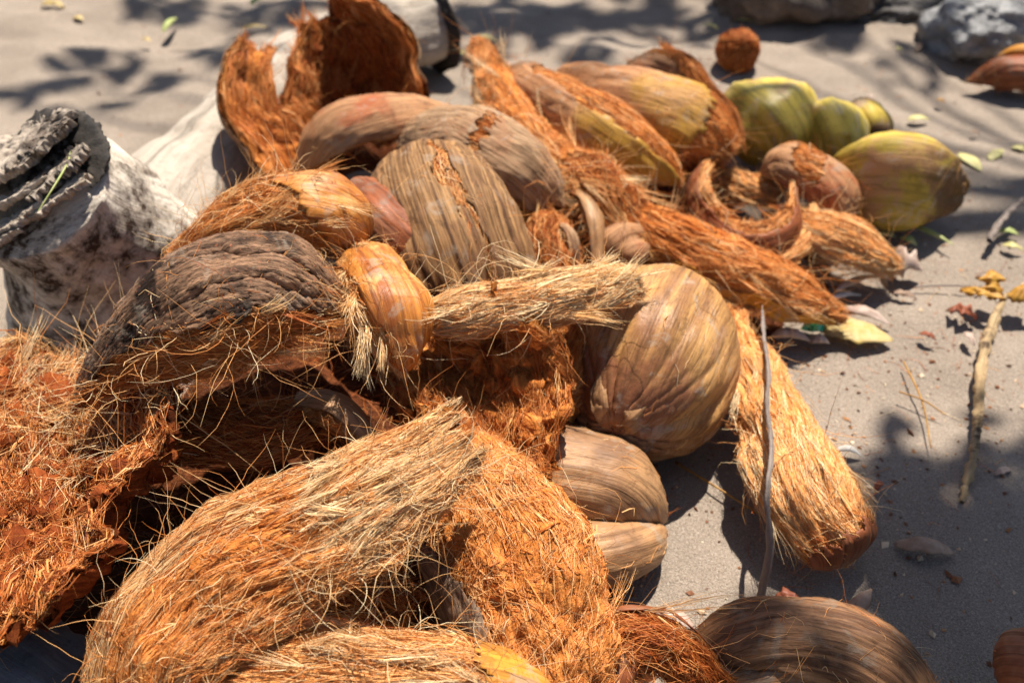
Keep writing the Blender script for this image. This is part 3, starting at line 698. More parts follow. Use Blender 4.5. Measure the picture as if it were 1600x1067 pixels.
# bowl at the far left, hollow upwards
g = H([(150, 585, 0.135), (120, 740, 0.125), (70, 900, 0.14), (30, 1010, 0.19)], [130, 185, 185, 140], [60, 78, 80, 66], (-0.10, -0.35, -0.9), th=0.03, mode='apex', seed=10, lump=0.02, lumpf=18, nu=150, nv=130, core_amp=0.007)
husk('coconut_husk', 'wide hairy orange husk bowl at the left edge of the pile', g, M_COREDK, None, None, 'out',
    [g.mat_fibres(6500, 'in', sr=(0.3, 1), L=(0.012, 0.05), lift=0.012, tint=(0.36, 0.26), curl=0.1, spread=0.8, r=(0.0003, 0.0008), off=0.001, gap=-9), g.mat_fibres(12000, 'in', L=(0.02, 0.08), lift=0.012, tint=(0.42, 0.26), curl=0.06, spread=0.5, k=5, off=0.0006, r=(0.00025, 0.0006), gap=-0.6), g.mat_fibres(2600, 'in', sr=(0, 0.42), L=(0.04, 0.11), lift=0.03, tint=(0.74, 0.17), curl=0.06, spread=1.2), g.tufts(50, 18, 'in', sr=(0.0, 0.5), vr=(-0.9, 0.9), tint=(0.75, 0.14), L=(0.03, 0.08), lift=0.03, both=True), g.wild(600, 'in', sr=(0.0, 0.5), tint=(0.85, 0.15), L=(0.03, 0.13), out=0.8, curv=0.8, r=(0.00028, 0.00055)), g.wild(250, 'in', sr=(0.5, 1), tint=(0.5, 0.2))])
# long strip across the foreground
g = H([(170, 1140, 0.15), (205, 1000, 0.21), (305, 888, 0.245), (436, 822, 0.265), (575, 758, 0.283), (708, 676, 0.30)], [155, 152, 148, 136, 114, 70], [42, 38, 36, 36, 42, 52], [(-0.45, 0.4, 0.75), (-0.38, 0.5, 0.75), (-0.25, 0.55, 0.75), (-0.15, 0.58, 0.75), (-0.05, 0.6, 0.75), (0.05, 0.55, 0.8)], th=0.022, mode='apex', seed=11, lump=0.007, nu=130, nv=80, core_amp=0.005, edge=0.1, end=0.05)
husk('coconut_husk', 'long curved orange husk strip across the foreground with straw coloured frayed end', g, M_CORE, None, None, 'in',
    [g.mat_fibres(6500, 'out', L=(0.02, 0.08), lift=0.004, tint=(0.50, 0.22), curl=0.03, spread=0.14, r=(0.00016, 0.00036)), g.mat_fibres(2500, 'out', L=(0.004, 0.016), lift=0.006, tint=(0.5, 0.2), curl=0.15, spread=1.2), g.mat_fibres(3000, 'out', sr=(0.60, 1.0), L=(0.03, 0.09), lift=0.010, tint=(0.86, 0.13), curl=0.04, both=False, spread=0.2, gap=-0.6), g.mat_fibres(900, 'out', sr=(0.93, 1.0), L=(0.008, 0.018), lift=0.006, tint=(0.9, 0.1), curl=0.04, both=False, ext=0.7),
     g.tufts(34, 22, 'out', sr=(0.60, 0.86), vr=(-0.9, 0.8), tint=(0.95, 0.07), L=(0.02, 0.055), lift=0.004, spread=0.002), g.tufts(9, 26, 'out', sr=(0.66, 0.80), vr=(-0.6, 0.6), tint=(0.97, 0.05), L=(-0.05, -0.025), lift=-0.006, spread=0.003), g.mat_fibres(1800, 'out', sr=(0.05, 0.5), vr=(-1.0, -0.3), L=(0.04, 0.1), lift=0.006, tint=(0.82, 0.12), curl=0.03, spread=0.1),
     g.wild(420, 'out', tint=(0.7, 0.2), L=(0.02, 0.09)), g.mat_fibres(2600, 'out', vr=(0.7, 1.05), L=(0.02, 0.06), lift=0.008, tint=(0.55, 0.2), droop=0.008, spread=0.4, gap=-9), g.mat_fibres(1500, 'in', vr=(0.4, 1.0), L=(0.02, 0.06), tint=(0.5, 0.2), spread=0.4, gap=-9), g.wild(240, 'out', sr=(0.6, 1), vr=(0.5, 1.05), tint=(0.8, 0.14), L=(0.04, 0.10)), g.tufts(60, 12, 'out', vr=(-1, 1), sr=(0.1, 0.7), tint=(0.55, 0.2), L=(0.01, 0.035), lift=0.01, both=True)])
# husk along the bottom edge
g = H([(170, 1115, 0.10), (380, 1066, 0.155), (600, 1060, 0.165), (760, 1078, 0.155), (870, 1115, 0.11)], [70, 70, 72, 70, 52], [85], (0.0, 0.70, 0.72), th=0.03, seed=12, lump=0.006, nu=110, nv=60, core_amp=0.005, cap=(0, 0.15))
husk('coconut_husk', 'fibrous orange husk along the bottom edge with a pale yellow skin end', g, M_CORELT, S_YEL, lambda S, V: (S > 0.80 + 0.06 * V), 'out',
    [g.mat_fibres(5200, 'out', sr=(0, 0.9), L=(0.03, 0.10), lift=0.008, tint=(0.62, 0.17), curl=0.05, spread=0.2), g.tufts(44, 16, 'out', sr=(0.1, 0.85), vr=(-1, 0.6), tint=(0.85, 0.1), L=(0.02, 0.07), both=True), g.wild(420, 'out', sr=(0.05, 0.85), tint=(0.75, 0.17), L=(0.03, 0.10))])
# middle husk: shaded hollow under a straw rim
g = H([(700, 510, 0.20), (755, 590, 0.155), (782, 680, 0.125), (795, 770, 0.105)], [115, 132, 118, 80], [70], [(-0.1, 0.6, -0.8), (-0.1, 0.25, -0.95), (-0.1, -0.2, -0.95), (-0.1, -0.5, -0.85)], th=0.025, mode='apex', seed=13, lump=0.012, core_amp=0.007, nu=120, nv=100, iso=0.6)
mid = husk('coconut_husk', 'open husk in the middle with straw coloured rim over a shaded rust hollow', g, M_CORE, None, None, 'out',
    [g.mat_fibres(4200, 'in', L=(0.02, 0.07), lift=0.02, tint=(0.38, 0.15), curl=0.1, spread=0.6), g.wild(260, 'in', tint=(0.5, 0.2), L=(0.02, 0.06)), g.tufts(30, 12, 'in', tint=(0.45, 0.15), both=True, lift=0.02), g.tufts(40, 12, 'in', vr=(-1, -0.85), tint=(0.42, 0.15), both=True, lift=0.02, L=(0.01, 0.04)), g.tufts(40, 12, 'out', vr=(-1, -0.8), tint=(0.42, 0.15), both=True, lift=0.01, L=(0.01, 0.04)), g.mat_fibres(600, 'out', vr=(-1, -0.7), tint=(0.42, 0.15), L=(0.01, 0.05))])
g = H([(655, 508, 0.235), (740, 492, 0.25), (830, 478, 0.25), (910, 468, 0.245), (978, 446, 0.24)], [28, 46, 52, 50, 40], [80], (0.0, 0.72, 0.7), th=0.022, seed=14, lump=0.005, core_amp=0.004)
husk(None, None, g, M_CORE, None, None, 'out', [g.mat_fibres(3000, 'out', L=(0.04, 0.10), lift=0.012, tint=(0.86, 0.13), curl=0.035, spread=0.15, gap=-0.6), g.tufts(30, 18, 'out', tint=(0.94, 0.08), L=(0.03, 0.07), lift=0.015, both=True), g.mat_fibres(700, 'out', vr=(0.5, 1.2), tint=(0.5, 0.2), lift=0.02, spread=0.6), g.wild(200, 'out', tint=(0.8, 0.15)), g.mat_fibres(700, 'out', sr=(0.8, 1.0), L=(0.02, 0.05), lift=0.01, tint=(0.82, 0.12), both=False)], root=mid)
g = H([(890, 480, 0.19), (885, 560, 0.15), (855, 650, 0.11)], [36, 50, 42], [75], (0.35, 0.3, 0.85), th=0.02, seed=15, lump=0.01, core_amp=0.006)
husk(None, None, g, M_CORE, None, None, 'out', [g.mat_fibres(1800, 'out', L=(0.01, 0.05), lift=0.02, tint=(0.42, 0.15), curl=0.12, spread=0.8), g.tufts(16, 12, 'out', tint=(0.6, 0.15), both=True, L=(0.02, 0.05)), g.wild(120, 'out', tint=(0.6, 0.2), L=(0.02, 0.06))], root=mid)
# fuzzy dome to the right of the strip
g = H([(690, 735, 0.11), (755, 805, 0.135), (815, 905, 0.135), (845, 1010, 0.115), (860, 1130, 0.08)], [85, 118, 135, 130, 110], [105], (0.12, 0.45, 0.9), th=0.03, seed=16, lump=0.008, nu=141, nv=121, core_amp=0.008, iso=0.8)
husk('coconut_husk', 'domed fuzzy bright orange husk with a slate grey skin strip on its left flank', g, M_CORE, S_GREYDK, lambda S, V: (V > 0.60 - 0.45 * (S - 0.3)) | (V > 0.72), 'out',
    [g.mat_fibres(7000, 'out', vr=(-1.0, 0.45), L=(0.004, 0.014), lift=0.006, tint=(0.48, 0.2), curl=0.2, spread=2.0, k=5), g.mat_fibres(1500, 'out', vr=(-1.0, 0.45), L=(0.02, 0.05), lift=0.012, tint=(0.5, 0.18), curl=0.10, spread=0.8), g.mat_fibres(900, 'out', sr=(0.1, 0.6), vr=(-0.5, 0.3), L=(0.03, 0.08), lift=0.006, tint=(0.68, 0.13), curl=0.04, spread=0.25), g.wild(420, 'out', vr=(-1.1, 0.5), tint=(0.56, 0.2), L=(0.02, 0.09)), g.tufts(20, 12, 'out', sr=(0, 0.3), tint=(0.6, 0.15)), g.wild(60, 'out', sr=(0.4, 0.9), vr=(0.4, 1), tint=(0.75, 0.15), L=(0.03, 0.09))])
# husks deep in the hollow under the dark husk
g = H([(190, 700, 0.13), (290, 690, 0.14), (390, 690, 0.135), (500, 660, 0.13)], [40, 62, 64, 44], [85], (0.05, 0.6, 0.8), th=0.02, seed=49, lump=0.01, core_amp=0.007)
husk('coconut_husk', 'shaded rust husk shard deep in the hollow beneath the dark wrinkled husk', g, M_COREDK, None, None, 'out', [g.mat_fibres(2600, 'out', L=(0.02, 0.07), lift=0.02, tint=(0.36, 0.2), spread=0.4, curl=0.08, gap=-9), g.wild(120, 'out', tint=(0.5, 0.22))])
g = H([(470, 640, 0.15), (520, 650, 0.155), (570, 690, 0.14)], [26, 36, 24], [80], (0.15, 0.6, 0.8), th=0.014, seed=54, lump=0.006, core_amp=0.004)
husk('coconut_husk', 'small tan husk flake catching light in the hollow above the long strip', g, M_CORE, S_PETAL, lambda S, V: (V < 0.3), 'out', [g.mat_fibres(300, 'out', vr=(0.2, 1), tint=(0.5, 0.2))])
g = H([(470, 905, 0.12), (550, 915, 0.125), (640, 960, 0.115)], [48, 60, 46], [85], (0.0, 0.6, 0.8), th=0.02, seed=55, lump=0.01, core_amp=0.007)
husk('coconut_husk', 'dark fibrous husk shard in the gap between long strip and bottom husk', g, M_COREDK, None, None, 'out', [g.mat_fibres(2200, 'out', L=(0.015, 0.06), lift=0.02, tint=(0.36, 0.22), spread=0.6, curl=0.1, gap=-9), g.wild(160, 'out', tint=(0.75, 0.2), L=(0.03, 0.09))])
# smooth brown split lobes
g = H([(790, 755, 0.05), (880, 752, 0.075), (960, 765, 0.07), (1037, 812, 0.03)], [88, 84, 70, 34], [75], (0.10, 0.55, 0.85), th=0.012, seed=17, lump=0.003, cap=(0, 0.42), edge=0.03, nu=70)
husk('coconut_husk', 'smooth tan brown husk lobe with pale rim beside the whole coconut, upper of two', g, M_COREDK, S_PETAL, None, 'out', [g.mat_fibres(150, 'in', tint=(0.4, 0.2)), g.wild(14, 'out', sr=(0, 0.4), tint=(0.6, 0.15))], sup=False)
g = H([(830, 880, 0.03), (910, 875, 0.048), (980, 858, 0.045), (1034, 828, 0.025)], [58, 56, 46, 22], [80], (0.10, 0.60, 0.8), th=0.012, seed=18, lump=0.003, cap=(0, 0.4), edge=0.03, nu=70)
husk('coconut_husk', 'smaller smooth tan husk lobe, lower of the two beside the bright fuzzy dome', g, M_COREDK, S_PETAL, None, 'out', [g.mat_fibres(120, 'in', tint=(0.4, 0.2))], sup=False)

# whole coconut in its husk
cc_, dd_ = at(1008, 566, 0.108)
axn = nrm(cv((-0.34, -0.46, 0.72)))
a_l, b_r = 0.148, 0.113
pts = [cc_ + axn * a_l * k for k in (-1, -0.6, -0.2, 0.2, 0.6, 1)]
g = H(pts, [b_r * 1.02 * k for k in (0.85, 0.96, 1.02, 1.0, 0.92, 0.74)], [180], (0.3, 0.8, 0.2), world=True, th=0.03, seed=19, lump=0.0035, lumpf=9, cap=(0.42, 0.42), nu=131, nv=161, rib=0.0016, ribw=0.012, lobe=0.035,
      flake=0.25, warp=lambda S, V: 0.0038 * (np.clip((S - 0.38) / 0.4, 0, 1)) * vnoise(v3(V * 16 + 0.8 * np.sin(S * 6), S * 1.6, 0.5), 77) + 0.0035 * (np.clip((S - 0.3) / 0.4, 0, 1)) * vnoise(v3(V * 38, S * 2.5, 0.2), 78))
wc = husk('whole_coconut', 'whole tan brown coconut in its wrinkled husk at the centre right', g, M_COREDK, S_WHOLE, None, 'out', [], cat='coconut', group=None, sup=False)
pole = cc_ + axn * a_l
for k in range(5):
    an_ = k * 1.26 + 0.4; r1 = nrm(np.cross(axn, RT)); r2 = np.cross(axn, r1); dv = math.cos(an_) * r1 + math.sin(an_) * r2
    gg = H([pole - axn * 0.012, pole + dv * 0.022 + axn * 0.004, pole + dv * 0.045 - axn * 0.010, pole + dv * 0.062 - axn * 0.03], [0.012, 0.018, 0.017, 0.004], [50], (0, 0, 1), world=True, th=0.003, mode='apex', nu=20, nv=14, seed=70 + k, lump=0.003)
    m_ = gg.core_mesh(S_UMBER if k % 2 else S_PETAL); m_.name = 'calyx_lobe'; link('calyx_lobe', m_, wc)

# right strip lying on the sand
g = H([(1142, 490, 0.045), (1168, 580, 0.055), (1208, 690, 0.055), (1258, 795, 0.048), (1322, 880, 0.03)], [24, 50, 74, 86, 58], [78], (0.12, 0.55, 0.85), th=0.035, seed=20, lump=0.008, nu=110, nv=70, core_amp=0.006, end=0.03, edge=0.06, cap=(0, 0.03))
husk('coconut_husk', 'long pale orange husk strip lying on the sand right of the whole coconut', g, M_CORELT, S_CHEST, lambda S, V: (S > 0.955), 'out',
    [g.mat_fibres(2600, 'out', L=(0.02, 0.07), lift=0.006, tint=(0.66, 0.22), curl=0.03, spread=0.2, r=(0.0002, 0.0004)), g.mat_fibres(1200, 'out', L=(0.004, 0.014), lift=0.004, tint=(0.6, 0.2), spread=1.0), g.tufts(30, 18, 'out', sr=(0.4, 0.85), tint=(0.93, 0.07), L=(0.03, 0.06), lift=0.006), g.mat_fibres(900, 'out', sr=(0.6, 1.0), L=(0.03, 0.06), lift=0.01, tint=(0.9, 0.1), both=False, droop=0.006, ext=0.12), g.wild(120, 'out', tint=(0.7, 0.18))], sup=False)

# bottom right husks
g = H([(1066, 1035, 0.035), (1150, 1008, 0.058), (1255, 1012, 0.066), (1355, 1052, 0.058), (1430, 1120, 0.03)], [22, 54, 70, 74, 56], [78], (0.10, 0.80, 0.6), th=0.014, seed=21, flake=0.35, lump=0.004, cap=(0.25, 0), rib=0.0022, ribw=0.008, nu=90, nv=60)
husk('coconut_husk', 'dark brown ribbed husk arching over the bottom right of the pile', g, M_COREDK, S_UMBER, None, 'out', [g.mat_fibres(500, 'in', tint=(0.4, 0.2)), g.mat_fibres(300, 'in', vr=(0.8, 1.15), tint=(0.55, 0.2), spread=0.8), g.wild(60, 'in', vr=(0.5, 1), tint=(0.6, 0.2))])
g = H([(1090, 1075, 0.03), (1200, 1064, 0.045), (1330, 1075, 0.045), (1420, 1110, 0.03)], [30, 42, 46, 40], [75], (0.05, 0.8, 0.6), th=0.014, seed=22, flake=0.35, lump=0.004)
husk('coconut_husk', 'pinkish brown husk flap under the dark ribbed husk at the bottom', g, M_CORE, S_PINK, None, 'out', [g.mat_fibres(350, 'out', vr=(-1.1, -0.6), tint=(0.5, 0.2), spread=0.8), g.wild(60, 'out', vr=(-1, -0.5), tint=(0.6, 0.2))])
g = H([(925, 1100, 0.07), (960, 1015, 0.085), (1030, 1010, 0.085), (1125, 1085, 0.06)], [35, 50, 52, 40], [80], (0.0, 0.6, 0.8), th=0.02, seed=23, lump=0.008, core_amp=0.006)
husk('coconut_husk', 'dark rust husk with curling fibres at the bottom between dome and ribbed husk', g, M_COREDK, S_CHEST, lambda S, V: (S < 0.3) | (V < -0.75), 'out', [g.mat_fibres(2200, 'out', sr=(0.2, 1), L=(0.02, 0.06), lift=0.012, tint=(0.30, 0.12), curl=0.12, spread=0.5), g.tufts(3, 14, 'out', sr=(0.3, 0.5), vr=(-0.9, -0.6), tint=(0.85, 0.08), L=(0.07, 0.11), lift=0.02), g.wild(70, 'out', tint=(0.5, 0.2))])

# back middle
g = H([(748, 72, 0.17), (775, 140, 0.165), (815, 210, 0.15), (880, 280, 0.13)], [14, 34, 44, 46], [75], (0.1, 0.4, 0.9), th=0.02, seed=24, lump=0.008)
husk('coconut_husk', 'ragged orange husk strip rising to a point at the back of the pile', g, M_CORE, S_GREY, lambda S, V: (V > 0.75), 'out', [g.mat_fibres(1800, 'out', L=(0.03, 0.10), lift=0.02, tint=(0.52, 0.16), r=(0.0003, 0.0008), spread=0.3, curl=0.06), g.tufts(26, 14, 'out', sr=(0.3, 1), tint=(0.72, 0.12), L=(0.04, 0.1), both=True), g.wild(120, 'out', tint=(0.6, 0.2))])
g = H([(802, 118, 0.16), (870, 168, 0.165), (960, 225, 0.15), (1062, 282, 0.11)], [26, 50, 58, 30], [95], (0.0, 0.55, 0.85), th=0.022, seed=25, lump=0.006, cap=(0.15, 0.2))
husk('coconut_husk', 'yellow skinned husk topped by a matted band of orange fibre at the back', g, M_CORE, S_BROWNYEL, lambda S, V: (V > 0.12 + 0.15 * (S - 0.5)) | ((S < 0.2) & (V > -0.4)), 'out', [g.mat_fibres(2600, 'out', vr=(-1, 0.15), L=(0.04, 0.12), lift=0.012, tint=(0.58, 0.14), r=(0.0003, 0.0007), spread=0.15), g.wild(90, 'out', vr=(-1, 0.3), tint=(0.65, 0.18)), g.mat_fibres(260, 'out', vr=(0, 0.3), sr=(0.6, 1), tint=(0.6, 0.1), droop=0.02)])
g = H([(868, 122, 0.165), (930, 140, 0.17), (1005, 170, 0.165), (1070, 202, 0.14), (1118, 248, 0.09)], [20, 36, 58, 70, 52], [100], (0.0, 0.6, 0.8), th=0.022, seed=26, lump=0.005, cap=(0.12, 0), warp=lambda S, V: -0.006 * np.exp(-((S - 0.33) / 0.05)**2))
husk('coconut_husk', 'brown husk turning yellow with a fibrous rust torn end in the back row', g, M_CORE, S_BROWNYEL, lambda S, V: (S < 0.80 - 0.12 * np.clip(-V, 0, 1)), 'out', [g.mat_fibres(1500, 'out', sr=(0.72, 1.0), L=(0.02, 0.07), lift=0.015, tint=(0.45, 0.14), r=(0.0003, 0.0007), spread=0.5), g.wild(100, 'out', sr=(0.6, 1), tint=(0.5, 0.2)), g.mat_fibres(300, 'out', sr=(0.3, 0.8), vr=(-1, -0.5), tint=(0.5, 0.15))])
g = H([(1038, 74, 0.19), (1085, 122, 0.175), (1128, 180, 0.14), (1148, 240, 0.09)], [9, 17, 20, 18], [70], (0.15, 0.5, 0.85), th=0.012, seed=27, lump=0.006)
husk('coconut_husk', 'thin rust orange husk sliver curving over the brown and yellow husk', g, M_CORE, None, None, 'out', [g.mat_fibres(900, 'out', L=(0.03, 0.08), lift=0.01, tint=(0.45, 0.13), r=(0.0003, 0.0007), spread=0.2), g.wild(40, 'out', tint=(0.5, 0.2))])
g = H([(985, 105, 0.16), (1025, 108, 0.17), (1070, 125, 0.15)], [16, 26, 20], [80], (0.0, 0.7, 0.7), th=0.014, seed=28, lump=0.012)
husk('coconut_husk', 'small crumpled brown husk scrap behind the brown and yellow husk', g, M_CORE, S_PINK, lambda S, V: (V > 0.0), 'out', [g.mat_fibres(300, 'out', tint=(0.55, 0.15), lift=0.02), g.wild(40, 'out', tint=(0.6, 0.2), L=(0.02, 0.05))])
# tangle in the middle
g = H([(850, 262, 0.11), (905, 300, 0.115), (960, 345, 0.10), (1010, 400, 0.06)], [50, 66, 70, 50], [85], (0.0, 0.5, 0.85), th=0.03, seed=29, lump=0.015, core_amp=0.008)
husk('coconut_husk', 'tangled orange fibre husk between the striped husk and the ring shaped husk', g, M_COREDK, None, None, 'out', [g.mat_fibres(2200, 'out', L=(0.03, 0.09), lift=0.035, tint=(0.50, 0.17), r=(0.0003, 0.0008), spread=0.8, curl=0.12), g.tufts(36, 14, 'out', tint=(0.74, 0.12), L=(0.04, 0.09), lift=0.03, both=True), g.wild(300, 'out', tint=(0.6, 0.2), L=(0.03, 0.1), r=(0.0003, 0.0007))])
g = H([(840, 330, 0.13), (850, 390, 0.12), (870, 455, 0.09)], [30, 44, 40], [85], (0.2, 0.4, 0.9), th=0.02, seed=30, lump=0.012, core_amp=0.006)
husk('coconut_husk', 'shaggy rust husk shard tucked against the right of the striped husk', g, M_COREDK, None, None, 'out', [g.mat_fibres(1600, 'out', L=(0.02, 0.07), lift=0.03, tint=(0.45, 0.17), r=(0.0003, 0.0007), spread=0.7, curl=0.12), g.tufts(18, 12, 'out', tint=(0.65, 0.12), both=True), g.wild(120, 'out', tint=(0.6, 0.2))])
for lab, pts, w_, sk, sd in (('curved brown husk peel standing upright left of the small pale bulbs', [(898, 298, 0.16), (922, 340, 0.15), (930, 420, 0.10)], [5, 13, 9], S_PETAL, 31),
                             ('greyish husk peel arched beside the upright brown peel', [(872, 352, 0.15), (890, 372, 0.15), (893, 432, 0.10)], [5, 10, 8], S_GREY, 32)):
    g = H(pts, w_, [60], (0.5, 0.3, 0.7), th=0.006, seed=sd, lump=0.003, nu=40, nv=20, cap=(0.3, 0))
    husk('husk_peel', lab, g, M_CORE, sk, None, 'out', [g.mat_fibres(60, 'in', tint=(0.5, 0.2))], cat='husk peel', group='small peels in the pile')
for lab, pts, w_, sd in (('larger pinkish bulb shaped husk tip above the whole coconut', [(940, 398, 0.105), (968, 374, 0.12), (1003, 360, 0.12)], [26, 24, 14], 33),
                         ('smaller rosy bulb shaped husk tip touching the top of the whole coconut', [(968, 408, 0.10), (985, 396, 0.11), (1012, 385, 0.11)], [18, 20, 10], 34)):
    g = H(pts, w_, [140], (0.1, 0.6, 0.8), th=0.008, seed=sd, lump=0.002, nu=40, nv=40, cap=(0.3, 0.6), edge=0.02)
    husk('husk_bulb', lab, g, M_CORE, S_PINK, None, 'out', [g.mat_fibres(40, 'out', sr=(0, 0.3), tint=(0.6, 0.2))], cat='husk tip', group='small peels in the pile')
# ring shaped curl
g = H([(1104, 238, 0.115), (1080, 280, 0.11), (1098, 345, 0.095), (1145, 385, 0.085), (1205, 386, 0.085), (1250, 338, 0.095), (1244, 300, 0.105)], [22, 30, 34, 38, 38, 30, 14], [40],
      [(-0.8, 0.5, 0.4), (-0.9, 0.1, 0.4), (-0.7, -0.3, 0.6), (-0.25, -0.35, 0.9), (0.3, -0.35, 0.9), (0.85, -0.1, 0.5), (0.9, 0.2, 0.3)], th=0.016, mode='apex', seed=35, lump=0.005, nu=100, nv=30, edge=0.06, core_amp=0.004)
husk('coconut_husk', 'ring shaped curled husk strip with brown outside and orange fibrous rim', g, M_CORELT, S_CHEST, lambda S, V: (V > -0.62) & (V < 0.9), 'out', [g.mat_fibres(1600, 'out', vr=(-1.1, -0.6), L=(0.02, 0.06), lift=0.006, tint=(0.62, 0.13), r=(0.0003, 0.0006)), g.mat_fibres(1000, 'in', tint=(0.6, 0.15), L=(0.02, 0.06)), g.mat_fibres(300, 'out', vr=(0.7, 1.1), tint=(0.55, 0.15)), g.wild(60, 'in', tint=(0.65, 0.2))])
g = H([(1130, 290, 0.035), (1170, 308, 0.04), (1215, 318, 0.035)], [30, 36, 28], [75], (0.0, 0.6, 0.8), th=0.02, seed=36, lump=0.012, core_amp=0.008)
husk('coconut_husk', 'straw coloured pithy husk lump lying inside the ring shaped husk', g, M_CORELT, None, None, 'out', [g.mat_fibres(700, 'out', L=(0.02, 0.05), lift=0.01, tint=(0.72, 0.15), spread=0.9, curl=0.12), g.wild(40, 'out', tint=(0.7, 0.15), L=(0.02, 0.06))])
g = H([(1252, 286, 0.085), (1268, 335, 0.075), (1240, 395, 0.06), (1160, 420, 0.05)], [10, 15, 18, 16], [60], [(0.6, 0.5, 0.6), (0.6, 0.4, 0.7), (0.4, 0.3, 0.8), (0.1, 0.3, 0.9)], th=0.012, seed=37, lump=0.004, core_amp=0.004)
husk('coconut_husk', 'narrow pale orange husk band hugging the right of the ring shaped husk', g, M_CORELT, None, None, 'out', [g.mat_fibres(1300, 'out', L=(0.03, 0.07), lift=0.005, tint=(0.66, 0.12), r=(0.0003, 0.0006), spread=0.12), g.wild(30, 'out', tint=(0.7, 0.15))])
g = H([(1200, 262, 0.085), (1250, 272, 0.10), (1295, 310, 0.075), (1318, 352, 0.04)], [30, 42, 44, 22], [90], (0.1, 0.55, 0.85), th=0.016, seed=38, lump=0.005, cap=(0.25, 0.2))
husk('coconut_husk', 'pinkish brown husk with orange streak below the green coconut husk', g, M_CORE, S_PINK, lambda S, V: ~((np.abs(S - 0.40 - 0.1 * V) < 0.10) & (V < 0.55)), 'out', [g.mat_fibres(700, 'out', sr=(0.28, 0.52), vr=(-1, 0.6), L=(0.02, 0.05), tint=(0.5, 0.13), lift=0.006), g.wild(30, 'out', tint=(0.6, 0.2))])
g = H([(985, 352, 0.075), (1060, 385, 0.085), (1150, 428, 0.075), (1240, 468, 0.055), (1300, 492, 0.03)], [40, 56, 56, 46, 26], [88], (-0.05, 0.60, 0.8), th=0.024, seed=39, lump=0.007, nu=100, nv=60, core_amp=0.006)
husk('coconut_husk', 'broad bright orange fibrous husk strip below the ring shaped husk', g, M_CORE, S_YEL, lambda S, V: (V > 0.66) & (S > 0.35), 'out', [g.mat_fibres(3600, 'out', L=(0.03, 0.09), lift=0.012, tint=(0.52, 0.14), r=(0.0003, 0.0006), spread=0.3), g.tufts(14, 16, 'out', sr=(0.5, 0.8), vr=(0, 0.7), tint=(0.7, 0.1), lift=0.01), g.wild(180, 'out', tint=(0.6, 0.2)), g.mat_fibres(160, 'out', sr=(0.55, 0.75), vr=(0.3, 0.9), L=(0.04, 0.08), tint=(0.72, 0.1), spread=2.5)])
g = H([(1250, 350, 0.05), (1300, 382, 0.055), (1350, 406, 0.045), (1385, 420, 0.03)], [26, 50, 46, 24], [70], (0.05, 0.65, 0.75), th=0.016, seed=40, lump=0.006)
husk('coconut_husk', 'fan shaped straw and orange husk flap at the right end of the pile', g, M_CORELT, None, None, 'out', [g.mat_fibres(2200, 'out', L=(0.03, 0.09), lift=0.008, tint=(0.70, 0.14), r=(0.0003, 0.0006), spread=0.2), g.mat_fibres(500, 'out', vr=(0.4, 1.2), L=(0.04, 0.08), tint=(0.78, 0.12), spread=1.5, droop=0.02), g.wild(70, 'out', tint=(0.75, 0.15))])
# green husks
g = H([(1164, 168, 0.07), (1192, 185, 0.085), (1224, 206, 0.085), (1254, 242, 0.055)], [48, 66, 66, 42], [140], (-0.05, 0.55, 0.85), th=0.02, seed=41, lump=0.006, lobe=0.07, warp=lambda S, V: 0.008 * np.exp(-np.abs(V - 0.22) / 0.10) - 0.006 * np.exp(-(((V - 0.42) / 0.14)**2 + ((S - 0.6) / 0.25)**2)), cap=(0.4, 0.45), edge=0.03, nu=60, nv=60)
husk('coconut_husk', 'round yellow green husk with an orange fibre tuft on top', g, M_CORE, S_GREEN, None, 'out', [g.mat_fibres(700, 'out', sr=(0.05, 0.5), vr=(-0.5, -0.28), L=(0.02, 0.05), lift=0.012, tint=(0.66, 0.1), r=(0.0003, 0.0006))], group='green husks at the back right', sup=False)
g = H([(1275, 192, 0.075), (1298, 212, 0.08), (1318, 264, 0.04)], [38, 50, 36], [130], (-0.1, 0.55, 0.85), th=0.02, seed=42, lump=0.006, lobe=0.07, warp=lambda S, V: 0.007 * np.exp(-np.abs(V + 0.05) / 0.12) - 0.010 * np.exp(-(((V - 0.35) / 0.16)**2 + ((S - 0.5) / 0.3)**2)), cap=(0.4, 0.35), edge=0.03)
g2 = H([(1335, 178, 0.075), (1352, 200, 0.075), (1364, 242, 0.04)], [30, 38, 28], [130], (0.15, 0.55, 0.85), th=0.02, seed=43, lump=0.006, lobe=0.07, cap=(0.4, 0.35), edge=0.03)
r_ = husk('coconut_husk', 'two lobed yellow green husk between the round green and the wedge husk', g, M_CORE, S_GREEN, None, 'out', [], group='green husks at the back right', sup=False)
husk(None, None, g2, M_CORE, S_GREENBR, None, 'out', [], root=r_, sup=False)
g = H([(1302, 286, 0.05), (1345, 280, 0.075), (1408, 286, 0.078), (1460, 298, 0.058), (1502, 306, 0.042)], [20, 60, 76, 46, 20], [115], (-0.05, 0.60, 0.8), th=0.02, seed=44, lump=0.005, cap=(0.22, 0.08), edge=0.03, warp=lambda S, V: 0.013 * np.exp(-np.abs(V - 0.05) / 0.16) - 0.010 * np.exp(-((V - 0.45) / 0.25)**2) - 0.006 * np.exp(-((V + 0.4) / 0.2)**2))
husk('coconut_husk', 'wedge shaped green husk turning brown at its pointed right end on the sand', g, M_CORE, S_GREENBR, None, 'out', [g.wild(8, 'out', tint=(0.6, 0.2))], group='green husks at the back right', sup=False)
